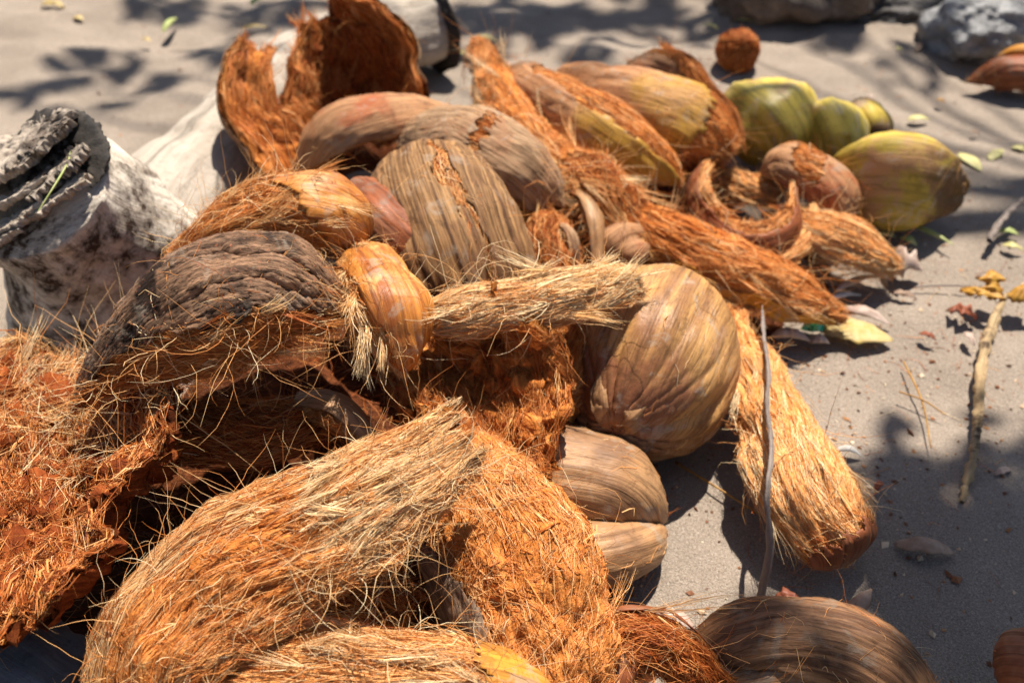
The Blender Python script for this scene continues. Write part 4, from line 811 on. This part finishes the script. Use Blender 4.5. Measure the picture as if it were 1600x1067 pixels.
# far right
g = H([(1512, 128, 0.02), (1550, 118, 0.035), (1610, 118, 0.045), (1670, 130, 0.02)], [8, 20, 27, 14], [120], (-0.05, 0.6, 0.8), th=0.015, seed=45, lump=0.004, cap=(0.3, 0.2))
husk('coconut_husk', 'glossy chestnut brown husk lying alone at the far right edge', g, M_COREDK, S_CHEST, None, 'out', [], group=None, sup=False)
g = H([(1560, 92, 0.055), (1590, 84, 0.075), (1640, 92, 0.06)], [7, 10, 8], [110], (0, 0.6, 0.8), th=0.008, seed=46, lump=0.003, nu=30, nv=30, cap=(0.3, 0.3))
husk('husk_peel', 'yellow husk peel resting behind the chestnut husk at far right', g, M_CORELT, S_YEL, None, 'out', [], cat='husk peel', group=None, sup=False)
g = H([(1572, 1045, 0.05), (1600, 1040, 0.07), (1660, 1090, 0.04)], [25, 60, 50], [100], (-0.1, 0.6, 0.8), th=0.015, seed=47, lump=0.004, cap=(0.3, 0.2))
husk('coconut_husk', 'dark chestnut husk cut off by the bottom right corner', g, M_COREDK, S_CHEST, None, 'out', [], group=None, sup=False)
# dehusked nut
c_, d_ = at(1153, 80, 0.052)
pts = [c_ + nrm(np.array((0.3, -0.5, 0.55))) * 0.053 * k for k in (-1, -0.3, 0.3, 1)]
g = H(pts, [0.046, 0.052, 0.052, 0.046], [180], (1, 0.1, 0.2), world=True, th=0.012, seed=48, lump=0.0015, lumpf=30, cap=(0.5, 0.5), nu=60, nv=70, lobe=0.03, core_amp=0.003)
M_NUT = core_mat('nut_shell', (0.14, 0.04, 0.015), (0.30, 0.10, 0.035), (0.40, 0.15, 0.055))
husk('dehusked_coconut', 'small round hairy brown coconut without husk alone on the sand', g, M_NUT, None, None, 'out', [g.mat_fibres(2200, 'out', L=(0.01, 0.035), lift=0.004, tint=(0.36, 0.12), r=(0.0003, 0.0006)), g.wild(50, 'out', L=(0.01, 0.03), tint=(0.5, 0.15)), g.tufts(2, 10, 'out', sr=(0.5, 0.8), tint=(0.65, 0.1), L=(0.03, 0.05), lift=0.02)], cat='coconut', group=None, sup=False)

# ------------------------------------------------------------------ added coir fill, darkens the gaps under the pile
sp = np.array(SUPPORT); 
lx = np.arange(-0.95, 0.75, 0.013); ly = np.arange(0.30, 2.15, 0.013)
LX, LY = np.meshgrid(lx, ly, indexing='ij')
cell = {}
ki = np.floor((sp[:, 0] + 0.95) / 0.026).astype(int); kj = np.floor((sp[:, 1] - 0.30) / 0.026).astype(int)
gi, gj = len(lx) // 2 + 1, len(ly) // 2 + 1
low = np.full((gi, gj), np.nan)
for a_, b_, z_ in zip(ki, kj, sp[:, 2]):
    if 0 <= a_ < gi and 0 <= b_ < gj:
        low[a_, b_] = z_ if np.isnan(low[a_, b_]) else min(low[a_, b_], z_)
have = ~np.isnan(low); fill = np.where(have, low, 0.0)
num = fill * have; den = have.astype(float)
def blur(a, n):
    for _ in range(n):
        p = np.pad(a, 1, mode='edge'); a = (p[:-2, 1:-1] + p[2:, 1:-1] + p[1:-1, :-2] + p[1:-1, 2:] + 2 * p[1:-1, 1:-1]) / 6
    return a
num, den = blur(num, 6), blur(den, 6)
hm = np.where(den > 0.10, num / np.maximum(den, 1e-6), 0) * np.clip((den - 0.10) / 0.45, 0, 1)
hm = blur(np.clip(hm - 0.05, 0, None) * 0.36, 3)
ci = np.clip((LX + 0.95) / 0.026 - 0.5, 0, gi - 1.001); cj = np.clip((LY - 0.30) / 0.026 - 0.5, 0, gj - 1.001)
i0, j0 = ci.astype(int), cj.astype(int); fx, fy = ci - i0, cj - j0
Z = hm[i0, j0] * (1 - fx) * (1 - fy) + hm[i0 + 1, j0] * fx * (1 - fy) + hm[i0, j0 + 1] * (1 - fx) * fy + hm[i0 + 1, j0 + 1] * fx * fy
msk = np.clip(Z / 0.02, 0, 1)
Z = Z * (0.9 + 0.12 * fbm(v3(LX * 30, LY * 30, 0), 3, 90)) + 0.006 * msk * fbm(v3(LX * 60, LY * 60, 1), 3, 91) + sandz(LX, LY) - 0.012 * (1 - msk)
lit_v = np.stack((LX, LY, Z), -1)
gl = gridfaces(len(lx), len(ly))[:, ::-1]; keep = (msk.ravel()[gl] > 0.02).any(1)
met = np.stack((LX.ravel(), LY.ravel()), -1)
M_GAP_SHADE = core_mat('coir_gap_shade', (0.03, 0.010, 0.005), (0.10, 0.028, 0.009), (0.22, 0.075, 0.025))  # coir colours darkened to stand in for shade between the husks
lit = thing('coir_gap_filler', (0, 1.0, 0), 'added crumbled coir fill, coloured dark for the shade in gaps under the husks', 'coir fill'); lit['kind'] = 'stuff'
link('dark_coir_filler', mesh_np('dark_coir_filler', lit_v, gl[keep], M_GAP_SHADE, True, [('metric', met)]), lit, kind='stuff')
flat = np.argwhere(msk > 0.5)
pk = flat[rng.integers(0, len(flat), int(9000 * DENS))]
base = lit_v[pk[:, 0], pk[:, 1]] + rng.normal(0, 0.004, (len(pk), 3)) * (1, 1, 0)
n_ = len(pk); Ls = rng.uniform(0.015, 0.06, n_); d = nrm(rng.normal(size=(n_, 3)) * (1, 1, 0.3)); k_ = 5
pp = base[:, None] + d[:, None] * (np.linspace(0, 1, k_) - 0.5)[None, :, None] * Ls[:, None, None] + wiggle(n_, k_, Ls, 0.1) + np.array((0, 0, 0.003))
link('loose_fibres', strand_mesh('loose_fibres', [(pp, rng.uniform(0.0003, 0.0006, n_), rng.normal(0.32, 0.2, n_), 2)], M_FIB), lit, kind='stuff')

# ------------------------------------------------------------------ leaves, sticks and scraps on the sand
def leaf_mat(name, a, b_, vein, rough=0.5, trans=0.25):
    s = NT(name)
    n1 = s.noise(s.coord(), 60, 4, 0.65); n2 = s.noise(s.coord(), 300, 3, 0.6)
    c = s.mix(s.ramp(n1, [(0.38, 0.0), (0.62, 1.0)]), a, b_); c = s.mix(s.ramp(n2, [(0.62, 0.0), (0.7, 0.7)]), c, vein)
    s.bump(n1, 0.4, 0.002); s.done(c, rough, 0.3)
    tr = s.n('ShaderNodeBsdfTranslucent'); s.l(c, tr.inputs[0]); mx = s.n('ShaderNodeMixShader'); mx.inputs[0].default_value = trans
    s.l(s.b.outputs[0], mx.inputs[1]); s.l(tr.outputs[0], mx.inputs[2]); s.l(mx.outputs[0], s.out.inputs[0])
    return s.m
L_YEL = leaf_mat('leaf_yellow', (0.52, 0.37, 0.11), (0.60, 0.46, 0.22), (0.30, 0.17, 0.05))
L_PALE = leaf_mat('leaf_pale', (0.62, 0.56, 0.24), (0.52, 0.47, 0.20), (0.35, 0.25, 0.10))
L_GRN = leaf_mat('leaf_green', (0.36, 0.44, 0.12), (0.50, 0.52, 0.22), (0.25, 0.20, 0.07))
L_BRN = leaf_mat('leaf_brown', (0.34, 0.22, 0.15), (0.44, 0.31, 0.23), (0.16, 0.09, 0.06))
L_PINK = leaf_mat('leaf_pinkgrey', (0.48, 0.34, 0.27), (0.55, 0.43, 0.36), (0.26, 0.16, 0.12))
L_RED = leaf_mat('leaf_red', (0.32, 0.10, 0.05), (0.24, 0.07, 0.04), (0.12, 0.04, 0.02))
L_OCH = leaf_mat('leaf_ochre', (0.55, 0.30, 0.05), (0.42, 0.20, 0.04), (0.22, 0.10, 0.03))
L_WHT = leaf_mat('leaf_bleached', (0.70, 0.66, 0.60), (0.60, 0.55, 0.48), (0.4, 0.33, 0.27), trans=0.1)
def leaf(label, p0, p1, w, mat, curl=0.4, lift=0.01, bend=0.0, seed=0, name='fallen_leaf', group='leaves and scraps on the sand', cat='leaf', ruff=0.15):
    """p0,p1: pixel ends on the sand; w half width px; curl rolls the blade; lift raises the middle"""
    A, dA = at(p0[0], p0[1], p0[2] if len(p0) > 2 else 0.004); B_, dB = at(p1[0], p1[1], p1[2] if len(p1) > 2 else 0.004)
    nu, nv = 26, 13; u = np.linspace(0, 1, nu); v = np.linspace(-1, 1, nv); U, V = np.meshgrid(u, v, indexing='ij')
    L = np.linalg.norm(B_ - A); T = (B_ - A) / L; sd = nrm(np.cross(T, (0, 0, 1))); up = np.cross(sd, T)
    Wm = w * dA / FPX
    prof = np.sin(math.pi * np.clip(U, 0.02, 0.985)**0.8)**0.7 * (1 + ruff * fbm(v3(U * 6, np.sign(V) * 3, seed), 3, seed))
    an = V * curl * 1.5; r = Wm / max(curl * 1.5, 0.05)
    x = r * np.sin(an) * prof; z = r * (np.cos(an) - np.cos(curl * 1.5)) * prof * (1 if lift >= 0 else -1)
    z = z + abs(lift) * np.sin(math.pi * U) + ruff * 0.03 * L * fbm(v3(U * 5, V * 2.5, seed), 3, seed + 4) * 3 + 0.0015 * np.abs(V)
    x = x + bend * L * np.sin(math.pi * U)
    G = A + (U * L)[..., None] * T + x[..., None] * sd + z[..., None] * up
    lo = G[..., 2] - sandz(G[..., 0], G[..., 1]); 
    if lo.min() < 0.001: G[..., 2] += 0.001 - min(lo.min(), 0.001) if lo.min() > -0.02 else 0.012
    base = np.array((G[..., 0].mean(), G[..., 1].mean(), G[..., 2].min()))
    me = mesh_np('blade', G - base, gridfaces(nu, nv), mat)
    o = link(name, me, None, label, cat, group); o.location = tuple(map(float, base))
    md = o.modifiers.new('thick', 'SOLIDIFY'); md.thickness = 0.0007
    return o
leaf('flat yellow leaf with curled edges right of the bright orange strip', (1282, 515), (1395, 532), 30, L_YEL, 0.25, 0.008, seed=3)
leaf('pale pink grey dry leaf behind the flat yellow leaf', (1318, 482), (1392, 508), 15, L_PINK, 0.7, 0.012, 0.1, 4)
leaf('rolled dark tan leaf tube below the green glass shard', (1205, 528, 0.01), (1266, 534, 0.02), 22, L_PINK, 1.6, 0.006, 0, 5)
leaf('short curled tan leaf beside the rolled dark leaf tube', (1262, 536), (1296, 538), 14, L_PINK, 1.2, 0.006, 0, 6)
leaf('crumpled pinkish grey leaf arched over a dark hollow right of the straw flap', (1380, 420, 0.01), (1440, 425, 0.01), 36, L_PINK, 0.9, 0.02, 0.05, 7, ruff=0.4)
leaf('pale dry leaf stalk under the straw husk flap', (1305, 455, 0.02), (1375, 432, 0.02), 9, L_PINK, 0.9, 0.008, 0, 8)
leaf('small bleached twig like leaf left of the pink grey leaf', (1290, 470), (1345, 462), 8, L_WHT, 0.9, 0.006, 0, 9)
leaf('green seed pod lying below the wedge shaped green husk', (1420, 352, 0.01), (1490, 384, 0.01), 11, L_GRN, 1.7, 0.0, 0, 10, name='seed_pod', cat='seed pod', ruff=0.05)
leaf('pale yellow green leaf scrap left of the green seed pod', (1370, 365), (1400, 372), 9, L_GRN, 0.5, 0.006, 0, 11)
leaf('tiny green yellow leaf scrap touching the left end of the seed pod', (1405, 372), (1432, 385), 10, L_GRN, 0.5, 0.006, 0, 12)
leaf('pale yellow oval leaf on bare sand right of the wedge husk', (1500, 240), (1532, 268), 13, L_PALE, 0.3, 0.004, 0, 13, ruff=0.05)
leaf('small pale green leaf beside the pale yellow oval leaf', (1545, 252), (1566, 236), 9, L_PALE, 0.4, 0.005, 0, 14)
leaf('cream coloured crumpled leaf left of the pale oval leaf', (1418, 188), (1452, 188), 8, L_PALE, 0.4, 0.006, 0, 15)
leaf('pale leaf scrap at the right edge near the small green leaf', (1580, 232), (1604, 240), 9, L_PALE, 0.4, 0.005, 0, 16)
leaf('ochre yellow curled leaf at the top of the knobbly stem', (1500, 455, 0.02), (1572, 470, 0.035), 15, L_OCH, 0.9, 0.004, 0.05, 17, ruff=0.5)
leaf('upright orange brown leaf tip behind the ochre curled leaf', (1552, 470, 0.02), (1548, 422, 0.05), 20, L_OCH, 0.5, 0.006, 0, 18, ruff=0.55)
leaf('crisp pale ochre leaf at the right edge beside the knobbly stem', (1570, 462, 0.02), (1625, 485, 0.02), 26, L_OCH, 0.8, 0.012, 0, 19, ruff=0.6)
leaf('small red brown lobed leaf left of the knobbly stem', (1480, 485), (1525, 500), 16, L_RED, 0.6, 0.012, 0, 20, ruff=0.7)
leaf('white bleached shell like scrap right of the pale orange strip', (1300, 706), (1347, 714), 9, L_WHT, 0.9, 0.010, 0, 21, ruff=0.05)
leaf('brown dry leaf lying in the tree shadow at lower right', (1398, 852), (1492, 866), 18, L_BRN, 0.5, 0.014, 0.06, 22)
leaf('upright folded tan leaf behind the dark ribbed husk', (1298, 978, 0.03), (1362, 920, 0.06), 24, L_BRN, 0.9, 0.006, 0.1, 23)
leaf('small dark brown leaf standing left of the folded tan leaf', (1210, 940, 0.02), (1248, 932, 0.035), 14, L_RED, 0.6, 0.006, 0, 24, ruff=0.4)
leaf('pink scrap of thin leaf left of the dark ribbed husk', (1020, 985, 0.01), (1085, 975, 0.02), 26, L_PINK, 0.4, 0.01, 0, 25, ruff=0.5)
leaf('yellow crumpled leaf on the far sand at top left', (68, 20), (105, 24), 9, L_YEL, 0.5, 0.01, 0, 26, ruff=0.5)
leaf('pale green pod on the far sand above the stump', (255, 52), (277, 30), 10, L_GRN, 1.2, 0.006, 0, 27, name='seed_pod', cat='seed pod', ruff=0.1)
leaf('olive leaf strip left of the tall rust husk cup', (375, 46), (418, 44), 6, L_YEL, 0.5, 0.006, 0, 28)
leaf('green leaf in the tree shadow above the olive leaf strip', (392, 8), (412, -2), 7, L_GRN, 0.5, 0.006, 0, 29)
leaf('pale leaf on the sand right of the dark log end', (676, 66), (716, 72), 6, L_PALE, 0.4, 0.006, 0, 30)
leaf('pale folded leaf left of the ragged pointed strip', (706, 78), (746, 96), 7, L_PALE, 0.4, 0.006, 0, 31)
leaf('pale leaf above the tip of the ragged pointed strip', (745, 58), (778, 66), 6, L_PALE, 0.4, 0.006, 0, 32)
leaf('tiny yellow leaf on the far sand left of the pod', (118, 34), (132, 38), 6, L_YEL, 0.4, 0.004, 0, 33)
leaf('tiny yellow scrap on the sand below the pod', (222, 62), (236, 66), 5, L_YEL, 0.4, 0.004, 0, 34)
leaf('pale leaf behind the round dehusked coconut', (1148, 36), (1180, 42), 5, L_PALE, 0.4, 0.006, 0, 35)
leaf('small cream leaf on the sand before the low flat stone', (1392, 86), (1410, 90), 6, L_PALE, 0.4, 0.006, 0, 36)
leaf('tiny pink scrap above the wedge shaped green husk', (1352, 154), (1366, 158), 5, L_PINK, 0.4, 0.006, 0, 37)
leaf('yellow leaf resting left of the sparkling grey rock', (1466, 48, 0.02), (1484, 54, 0.02), 6, L_YEL, 0.4, 0.004, 0, 38)
leaf('green leaf on the sand above the round dehusked coconut', (1150, 12), (1172, 18), 5, L_GRN, 0.4, 0.005, 0, 39)

for k, (lab, a_, b_, w_, m_, cu, sd) in enumerate([
        ('thin brown curled leaf below the crumpled pinkish leaf', (1388, 458), (1432, 468), 9, L_BRN, 0.9, 61),
        ('dark brown dry scrap left of the small red brown leaf', (1436, 522), (1462, 532), 8, L_RED, 0.7, 62),
        ('tan leaf scrap below the small red brown leaf', (1508, 520), (1522, 540), 8, L_PINK, 0.5, 63),
        ('short brown leaf strip near the lower end of the knobbly stem', (1552, 742), (1580, 735), 7, L_PINK, 0.6, 64),
        ('red brown leaf fleck in the tree shadow beside the pale orange strip', (1366, 768), (1376, 752), 6, L_RED, 0.5, 65),
        ('cream leaf fragment above the round yellow green husk', (1098, 40), (1122, 46), 6, L_PALE, 0.5, 66),
        ('yellow leaf fragment on the sand right of the seed pod', (1560, 362), (1592, 368), 8, L_GRN, 0.6, 67),
        ('pale green leaf fragment near the short dark twig', (1565, 384), (1600, 392), 8, L_PALE, 0.6, 68),
        ('brown leaf fleck above the pale yellow oval leaf', (1516, 208), (1530, 212), 5, L_BRN, 0.5, 69),
        ('orange leaf fleck left of the pale yellow oval leaf', (1462, 158), (1476, 162), 5, L_OCH, 0.5, 70),
        ('ochre leaf fleck at the right edge of the tree shadow', (1578, 985), (1604, 1000), 6, L_OCH, 0.4, 71),
        ('pinkish leaf curl touching the lower end of the straw flap', (1335, 420, 0.01), (1392, 438, 0.01), 10, L_PINK, 0.9, 72),
        ('brown leaf beside the grey rock at the back', (1428, 92), (1436, 76), 5, L_BRN, 0.5, 73)]):
    leaf(lab, a_, b_, w_, m_, cu, 0.006, 0.05, sd, ruff=0.3)

def stick(name, label, pts, r, mat, seed=0, knob=0.0, cat='stick', nr=12, nu=60, group='leaves and scraps on the sand'):
    C = np.array([P(*p) for p in pts]); base = C[0].copy(); base[2] = max(0, C[:, 2].min())
    V, F, met = tube(C, r, nu, nr, amp=knob, f=120 if knob else 10, seed=seed, cap=False)
    me = mesh_np(name, V - base, F, mat, True, [('metric', met)])
    o = link(name, me, None, label, cat, group); o.location = tuple(map(float, base)); return o
W_STEM = wood_mat('knobbly_stem', (0.46, 0.33, 0.18), (0.34, 0.22, 0.11), (0.09, 0.055, 0.03), 0.52, 0.58)
W_TWIG = wood_mat('grey_twig', (0.27, 0.22, 0.19), (0.18, 0.14, 0.12), (0.10, 0.07, 0.05), 0.55, 0.7)
stick('plant_stem', 'knobbly pale tan stem lying on the sand near the right edge', [(1572, 462, 0.035), (1550, 510, 0.02), (1532, 580, 0.014), (1528, 650, 0.012), (1520, 715, 0.011), (1502, 785, 0.006)], [0.005, 0.007, 0.007, 0.0065, 0.0055, 0.003], W_STEM, 3, 0.003, 'stem')
stick('dry_twig', 'thin grey twig leaning over the pale orange husk strip', [(1191, 478, 0.10), (1194, 530, 0.112), (1201, 580, 0.12), (1199, 640, 0.127), (1206, 700, 0.128), (1198, 780, 0.118), (1203, 850, 0.07), (1188, 935, 0.004)], [0.0018, 0.0024, 0.0028, 0.0030, 0.0030, 0.0032, 0.0045, 0.005], W_TWIG, 4, 0.0012, 'twig')
stick('dry_twig', 'fine dark twig on the sand pointing at the ochre leaf', [(1430, 448, 0.006), (1480, 446, 0.007), (1535, 448, 0.006)], [0.0016, 0.0016, 0.001], W_TWIG, 5, 0, 'twig', 8)
stick('dry_twig', 'short dark twig at the right edge below the pale scrap', [(1545, 375, 0.02), (1565, 345, 0.03), (1600, 310, 0.05)], [0.006, 0.006, 0.005], W_TWIG, 6, 0.002, 'twig', 8)
stick('dry_straw', 'long golden straw lying on the open sand right of centre', [(1412, 565, 0.006), (1440, 625, 0.007), (1455, 700, 0.006)], [0.0013, 0.0013, 0.0008], L_OCH, 7, 0, 'straw', 6)
stick('dry_straw', 'short golden straw crossing the long straw on the open sand', [(1405, 612, 0.005), (1440, 624, 0.009), (1478, 648, 0.005)], [0.0012, 0.0012, 0.0008], L_OCH, 8, 0, 'straw', 6)
stick('dry_straw', 'tan straw between the whole coconut and the pale orange strip', [(1060, 725, 0.006), (1105, 752, 0.012), (1190, 805, 0.006)], [0.0014, 0.0014, 0.0009], L_OCH, 9, 0, 'straw', 6)
stick('grass_blade', 'green yellow grass blade curling over the flaking stump end', [(112, 226, 0.33), (104, 258, 0.345), (84, 292, 0.345), (60, 330, 0.33)], [0.001, 0.0012, 0.0012, 0.0006], L_GRN, 10, 0, 'grass blade', 6)

# green glass shard
s = NT('green_glass'); s.b.inputs['Transmission Weight'].default_value = 0.8; s.done((0.06, 0.42, 0.22), 0.08, 0.6); M_GLASS = s.m
import bmesh
bm = bmesh.new(); q = P(1272, 506, 0.012)
ring0 = [(-0.022, -0.006), (-0.006, -0.013), (0.014, -0.010), (0.022, 0.004), (0.006, 0.013), (-0.014, 0.009)]
lo_ = [bm.verts.new((x, y, 0.0)) for x, y in ring0]; hi_ = [bm.verts.new((x * 0.8 + 0.002, y * 0.75, 0.008 + 0.25 * abs(x))) for x, y in ring0]
bm.faces.new(lo_[::-1]); bm.faces.new(hi_)
for i in range(6): bm.faces.new((lo_[i], lo_[(i + 1) % 6], hi_[(i + 1) % 6], hi_[i]))
me = bpy.data.meshes.new('glass_shard'); bm.to_mesh(me); bm.free(); me.materials.append(M_GLASS)
o = link('glass_shard', me, None, 'small green glass shard beside the flat yellow leaf', 'glass shard'); o.location = (q[0], q[1], 0.006)

# crumbs, chips and short fibres strewn over the sand
n_ = 2600
gx_ = rng.uniform(-1.0, 1.35, n_); gy_ = rng.uniform(0.55, 2.6, n_)
gx_[:1500] = rng.normal(0.50, 0.28, 1500); gy_[:1500] = rng.normal(1.15, 0.32, 1500)
sz = rng.uniform(0.0008, 0.0028, n_) * np.where(rng.random(n_) < 0.08, 1.9, 1)
tet = nrm(rng.normal(size=(n_, 6, 3))) * sz[:, None, None] * np.array((1, 1, 0.6)) * rng.uniform(0.5, 1.3, (n_, 6, 1))
oc = np.array([(1, 0, 0), (0, 1, 0), (-1, 0, 0), (0, -1, 0), (0, 0, 0.6), (0, 0, -0.6)])
V = oc[None] * sz[:, None, None] * rng.uniform(0.6, 1.7, (n_, 1, 3)) + tet * 0.4
th_ = rng.uniform(0, 6.28, n_); ca, sa = np.cos(th_)[:, None], np.sin(th_)[:, None]
V = np.stack((V[..., 0] * ca - V[..., 1] * sa, V[..., 0] * sa + V[..., 1] * ca, V[..., 2]), -1)
V = V + np.stack((gx_, gy_, sandz(gx_, gy_) + sz * 0.35), -1)[:, None]
tri = np.array([(0, 1, 4), (1, 2, 4), (2, 3, 4), (3, 0, 4), (1, 0, 5), (2, 1, 5), (3, 2, 5), (0, 3, 5)])
F = (np.arange(n_)[:, None, None] * 6 + tri[None]).reshape(-1, 3)
M_CRUMB = fibre_mat('crumb', [(0.0, (0.06, 0.035, 0.025)), (0.35, (0.22, 0.08, 0.03)), (0.6, (0.42, 0.20, 0.08)), (1.0, (0.60, 0.50, 0.36))], 0.0)
crumbs = thing('sand_litter', (0.5, 1.2, 0), 'tiny brown husk crumbs and stray fibres strewn over the sand', 'litter'); crumbs['kind'] = 'stuff'
link('husk_crumbs', mesh_np('husk_crumbs', V.reshape(-1, 3), F, M_CRUMB, False, None, np.repeat(rng.random(n_), 6)), crumbs, kind='stuff')
n_ = 420; gx_ = rng.normal(0.42, 0.35, n_); gy_ = rng.normal(1.2, 0.4, n_); Ls = rng.uniform(0.012, 0.05, n_); k_ = 6
an_ = rng.uniform(0, 6.28, n_); d = np.stack((np.cos(an_), np.sin(an_), 0 * an_), -1)
pp = np.stack((gx_, gy_, 0 * gx_), -1)[:, None] + d[:, None] * np.linspace(0, 1, k_)[None, :, None] * Ls[:, None, None] + wiggle(n_, k_, Ls, 0.12)
pp[..., 2] = sandz(pp[..., 0], pp[..., 1]) + 0.001 + 0.002 * rng.random((n_, 1)) * np.sin(np.linspace(0, 3.1, k_))[None]
link('stray_fibres', strand_mesh('stray_fibres', [(pp, rng.uniform(0.0002, 0.0005, n_), rng.normal(0.5, 0.2, n_))], M_FIB), crumbs, kind='stuff')

# ------------------------------------------------------------------ shade tree standing outside the frame, its crown dapples the sand
tree = thing('shade_tree', (3.0, 3.4, 0), 'broad leaved shade tree standing out of view whose crown dapples the sand', 'tree')
M_BARKT = wood_mat('tree_bark', (0.22, 0.18, 0.14), (0.15, 0.12, 0.09), (0.07, 0.055, 0.04), 0.52, 0.66)
L_TREE = leaf_mat('tree_leaf', (0.05, 0.10, 0.025), (0.08, 0.14, 0.03), (0.04, 0.06, 0.02), 0.45, 0.2)
link('trunk', tube_mesh('trunk', [(3.0, 3.4, -0.1), (2.95, 3.35, 1.2), (2.7, 3.3, 2.6), (2.2, 3.3, 4.2)], (0.2, 0.16, 0.13, 0.09), M_BARKT, 40, 24, amp=0.02, f=5, seed=50), tree)
shade = []
def sh(px, py, rx, ry, n, t=4.2): shade.append((P(px, py, 0.0), rx, ry, n, t))
# big patch at the lower right
sh(1490, 905, 0.10, 0.065, 46, 3.6); sh(1455, 800, 0.06, 0.05, 15, 3.6); sh(1405, 700, 0.02, 0.045, 6, 3.4); sh(1530, 1000, 0.11, 0.06, 34, 3.8); sh(1570, 850, 0.08, 0.05, 20, 3.7); sh(1590, 715, 0.05, 0.02, 5, 3.5); sh(1440, 990, 0.08, 0.05, 22, 3.6); sh(1600, 1060, 0.10, 0.06, 20)
sh(1700, 900, 0.14, 0.14, 40); sh(1500, 1160, 0.2, 0.08, 40)
# streaks across the far sand
for (px, py, rx, ry, n) in [(300, 5, 0.22, 0.05, 34), (430, 20, 0.12, 0.07, 20), (180, 85, 0.10, 0.010, 6), (330, 70, 0.10, 0.014, 9), (350, 95, 0.06, 0.008, 4), (60, 130, 0.09, 0.010, 6), (150, 118, 0.04, 0.016, 5), (190, 145, 0.03, 0.012, 3), (60, 150, 0.07, 0.01, 4), (265, 118, 0.04, 0.01, 3),
        (760, 20, 0.24, 0.06, 40), (880, 40, 0.2, 0.06, 34), (990, 10, 0.2, 0.07, 30), (800, 75, 0.12, 0.02, 9), (900, 95, 0.08, 0.02, 6), (1060, 45, 0.1, 0.04, 10), (1130, 5, 0.1, 0.05, 10), (720, 45, 0.1, 0.03, 8),
        (1310, 60, 0.07, 0.03, 8), (1370, 72, 0.05, 0.03, 5), (1460, 100, 0.14, 0.03, 9), (1300, 0, 0.22, 0.05, 40), (1450, 15, 0.22, 0.06, 44), (1580, 5, 0.2, 0.06, 36), (1420, 115, 0.05, 0.02, 3), (1500, -40, 0.3, 0.1, 50)]:
    sh(px, py, rx, ry, n)
LV, LF = [], []; off = 0; tops = []
un = np.linspace(0, 1, 6)
for (p, rx, ry, n, t) in shade:
    c_ = p + to_sun * (t / to_sun[2]); tops.append(c_)
    for _ in range(n):
        o_ = c_ + np.array((rng.normal(0, rx * 0.55), rng.normal(0, ry * 0.8), rng.normal(0, 0.12)))
        L_ = rng.uniform(0.07, 0.13); w_ = L_ * 0.24
        T_ = nrm(np.array((rng.normal(), rng.normal() * 0.6, rng.normal() * 0.35 - 0.2))); S_ = nrm(np.cross(T_, nrm(np.array((0, 0, 1.0)) + rng.normal(0, 0.35, 3))))
        N_ = np.cross(S_, T_)
        wv = w_ * np.sin(math.pi * (0.04 + 0.93 * un))**0.8
        row = []
        for sgn in (-1, 0, 1):
            row.append(o_ + (un[:, None] - 0.5) * L_ * T_ + sgn * wv[:, None] * S_ + (0.18 * abs(sgn) * wv)[:, None] * N_)
        g_ = np.stack(row, 1); LV.append(g_.reshape(-1, 3)); LF.append(gridfaces(6, 3) + off); off += 18
link('crown', mesh_np('crown', np.concatenate(LV), np.concatenate(LF), L_TREE), tree)
hub = np.array((2.2, 3.3, 4.2))
for k, c_ in enumerate(tops):
    if k % 2: continue
    m1 = hub * 0.6 + c_ * 0.4 + np.array((0, 0, 0.35)); 
    link('branch', tube_mesh('branch', [hub, m1, c_ + (0, 0, 0.06)], (0.03, 0.014, 0.004), M_BARKT, 14, 8, amp=0.004, f=6, seed=k), tree)
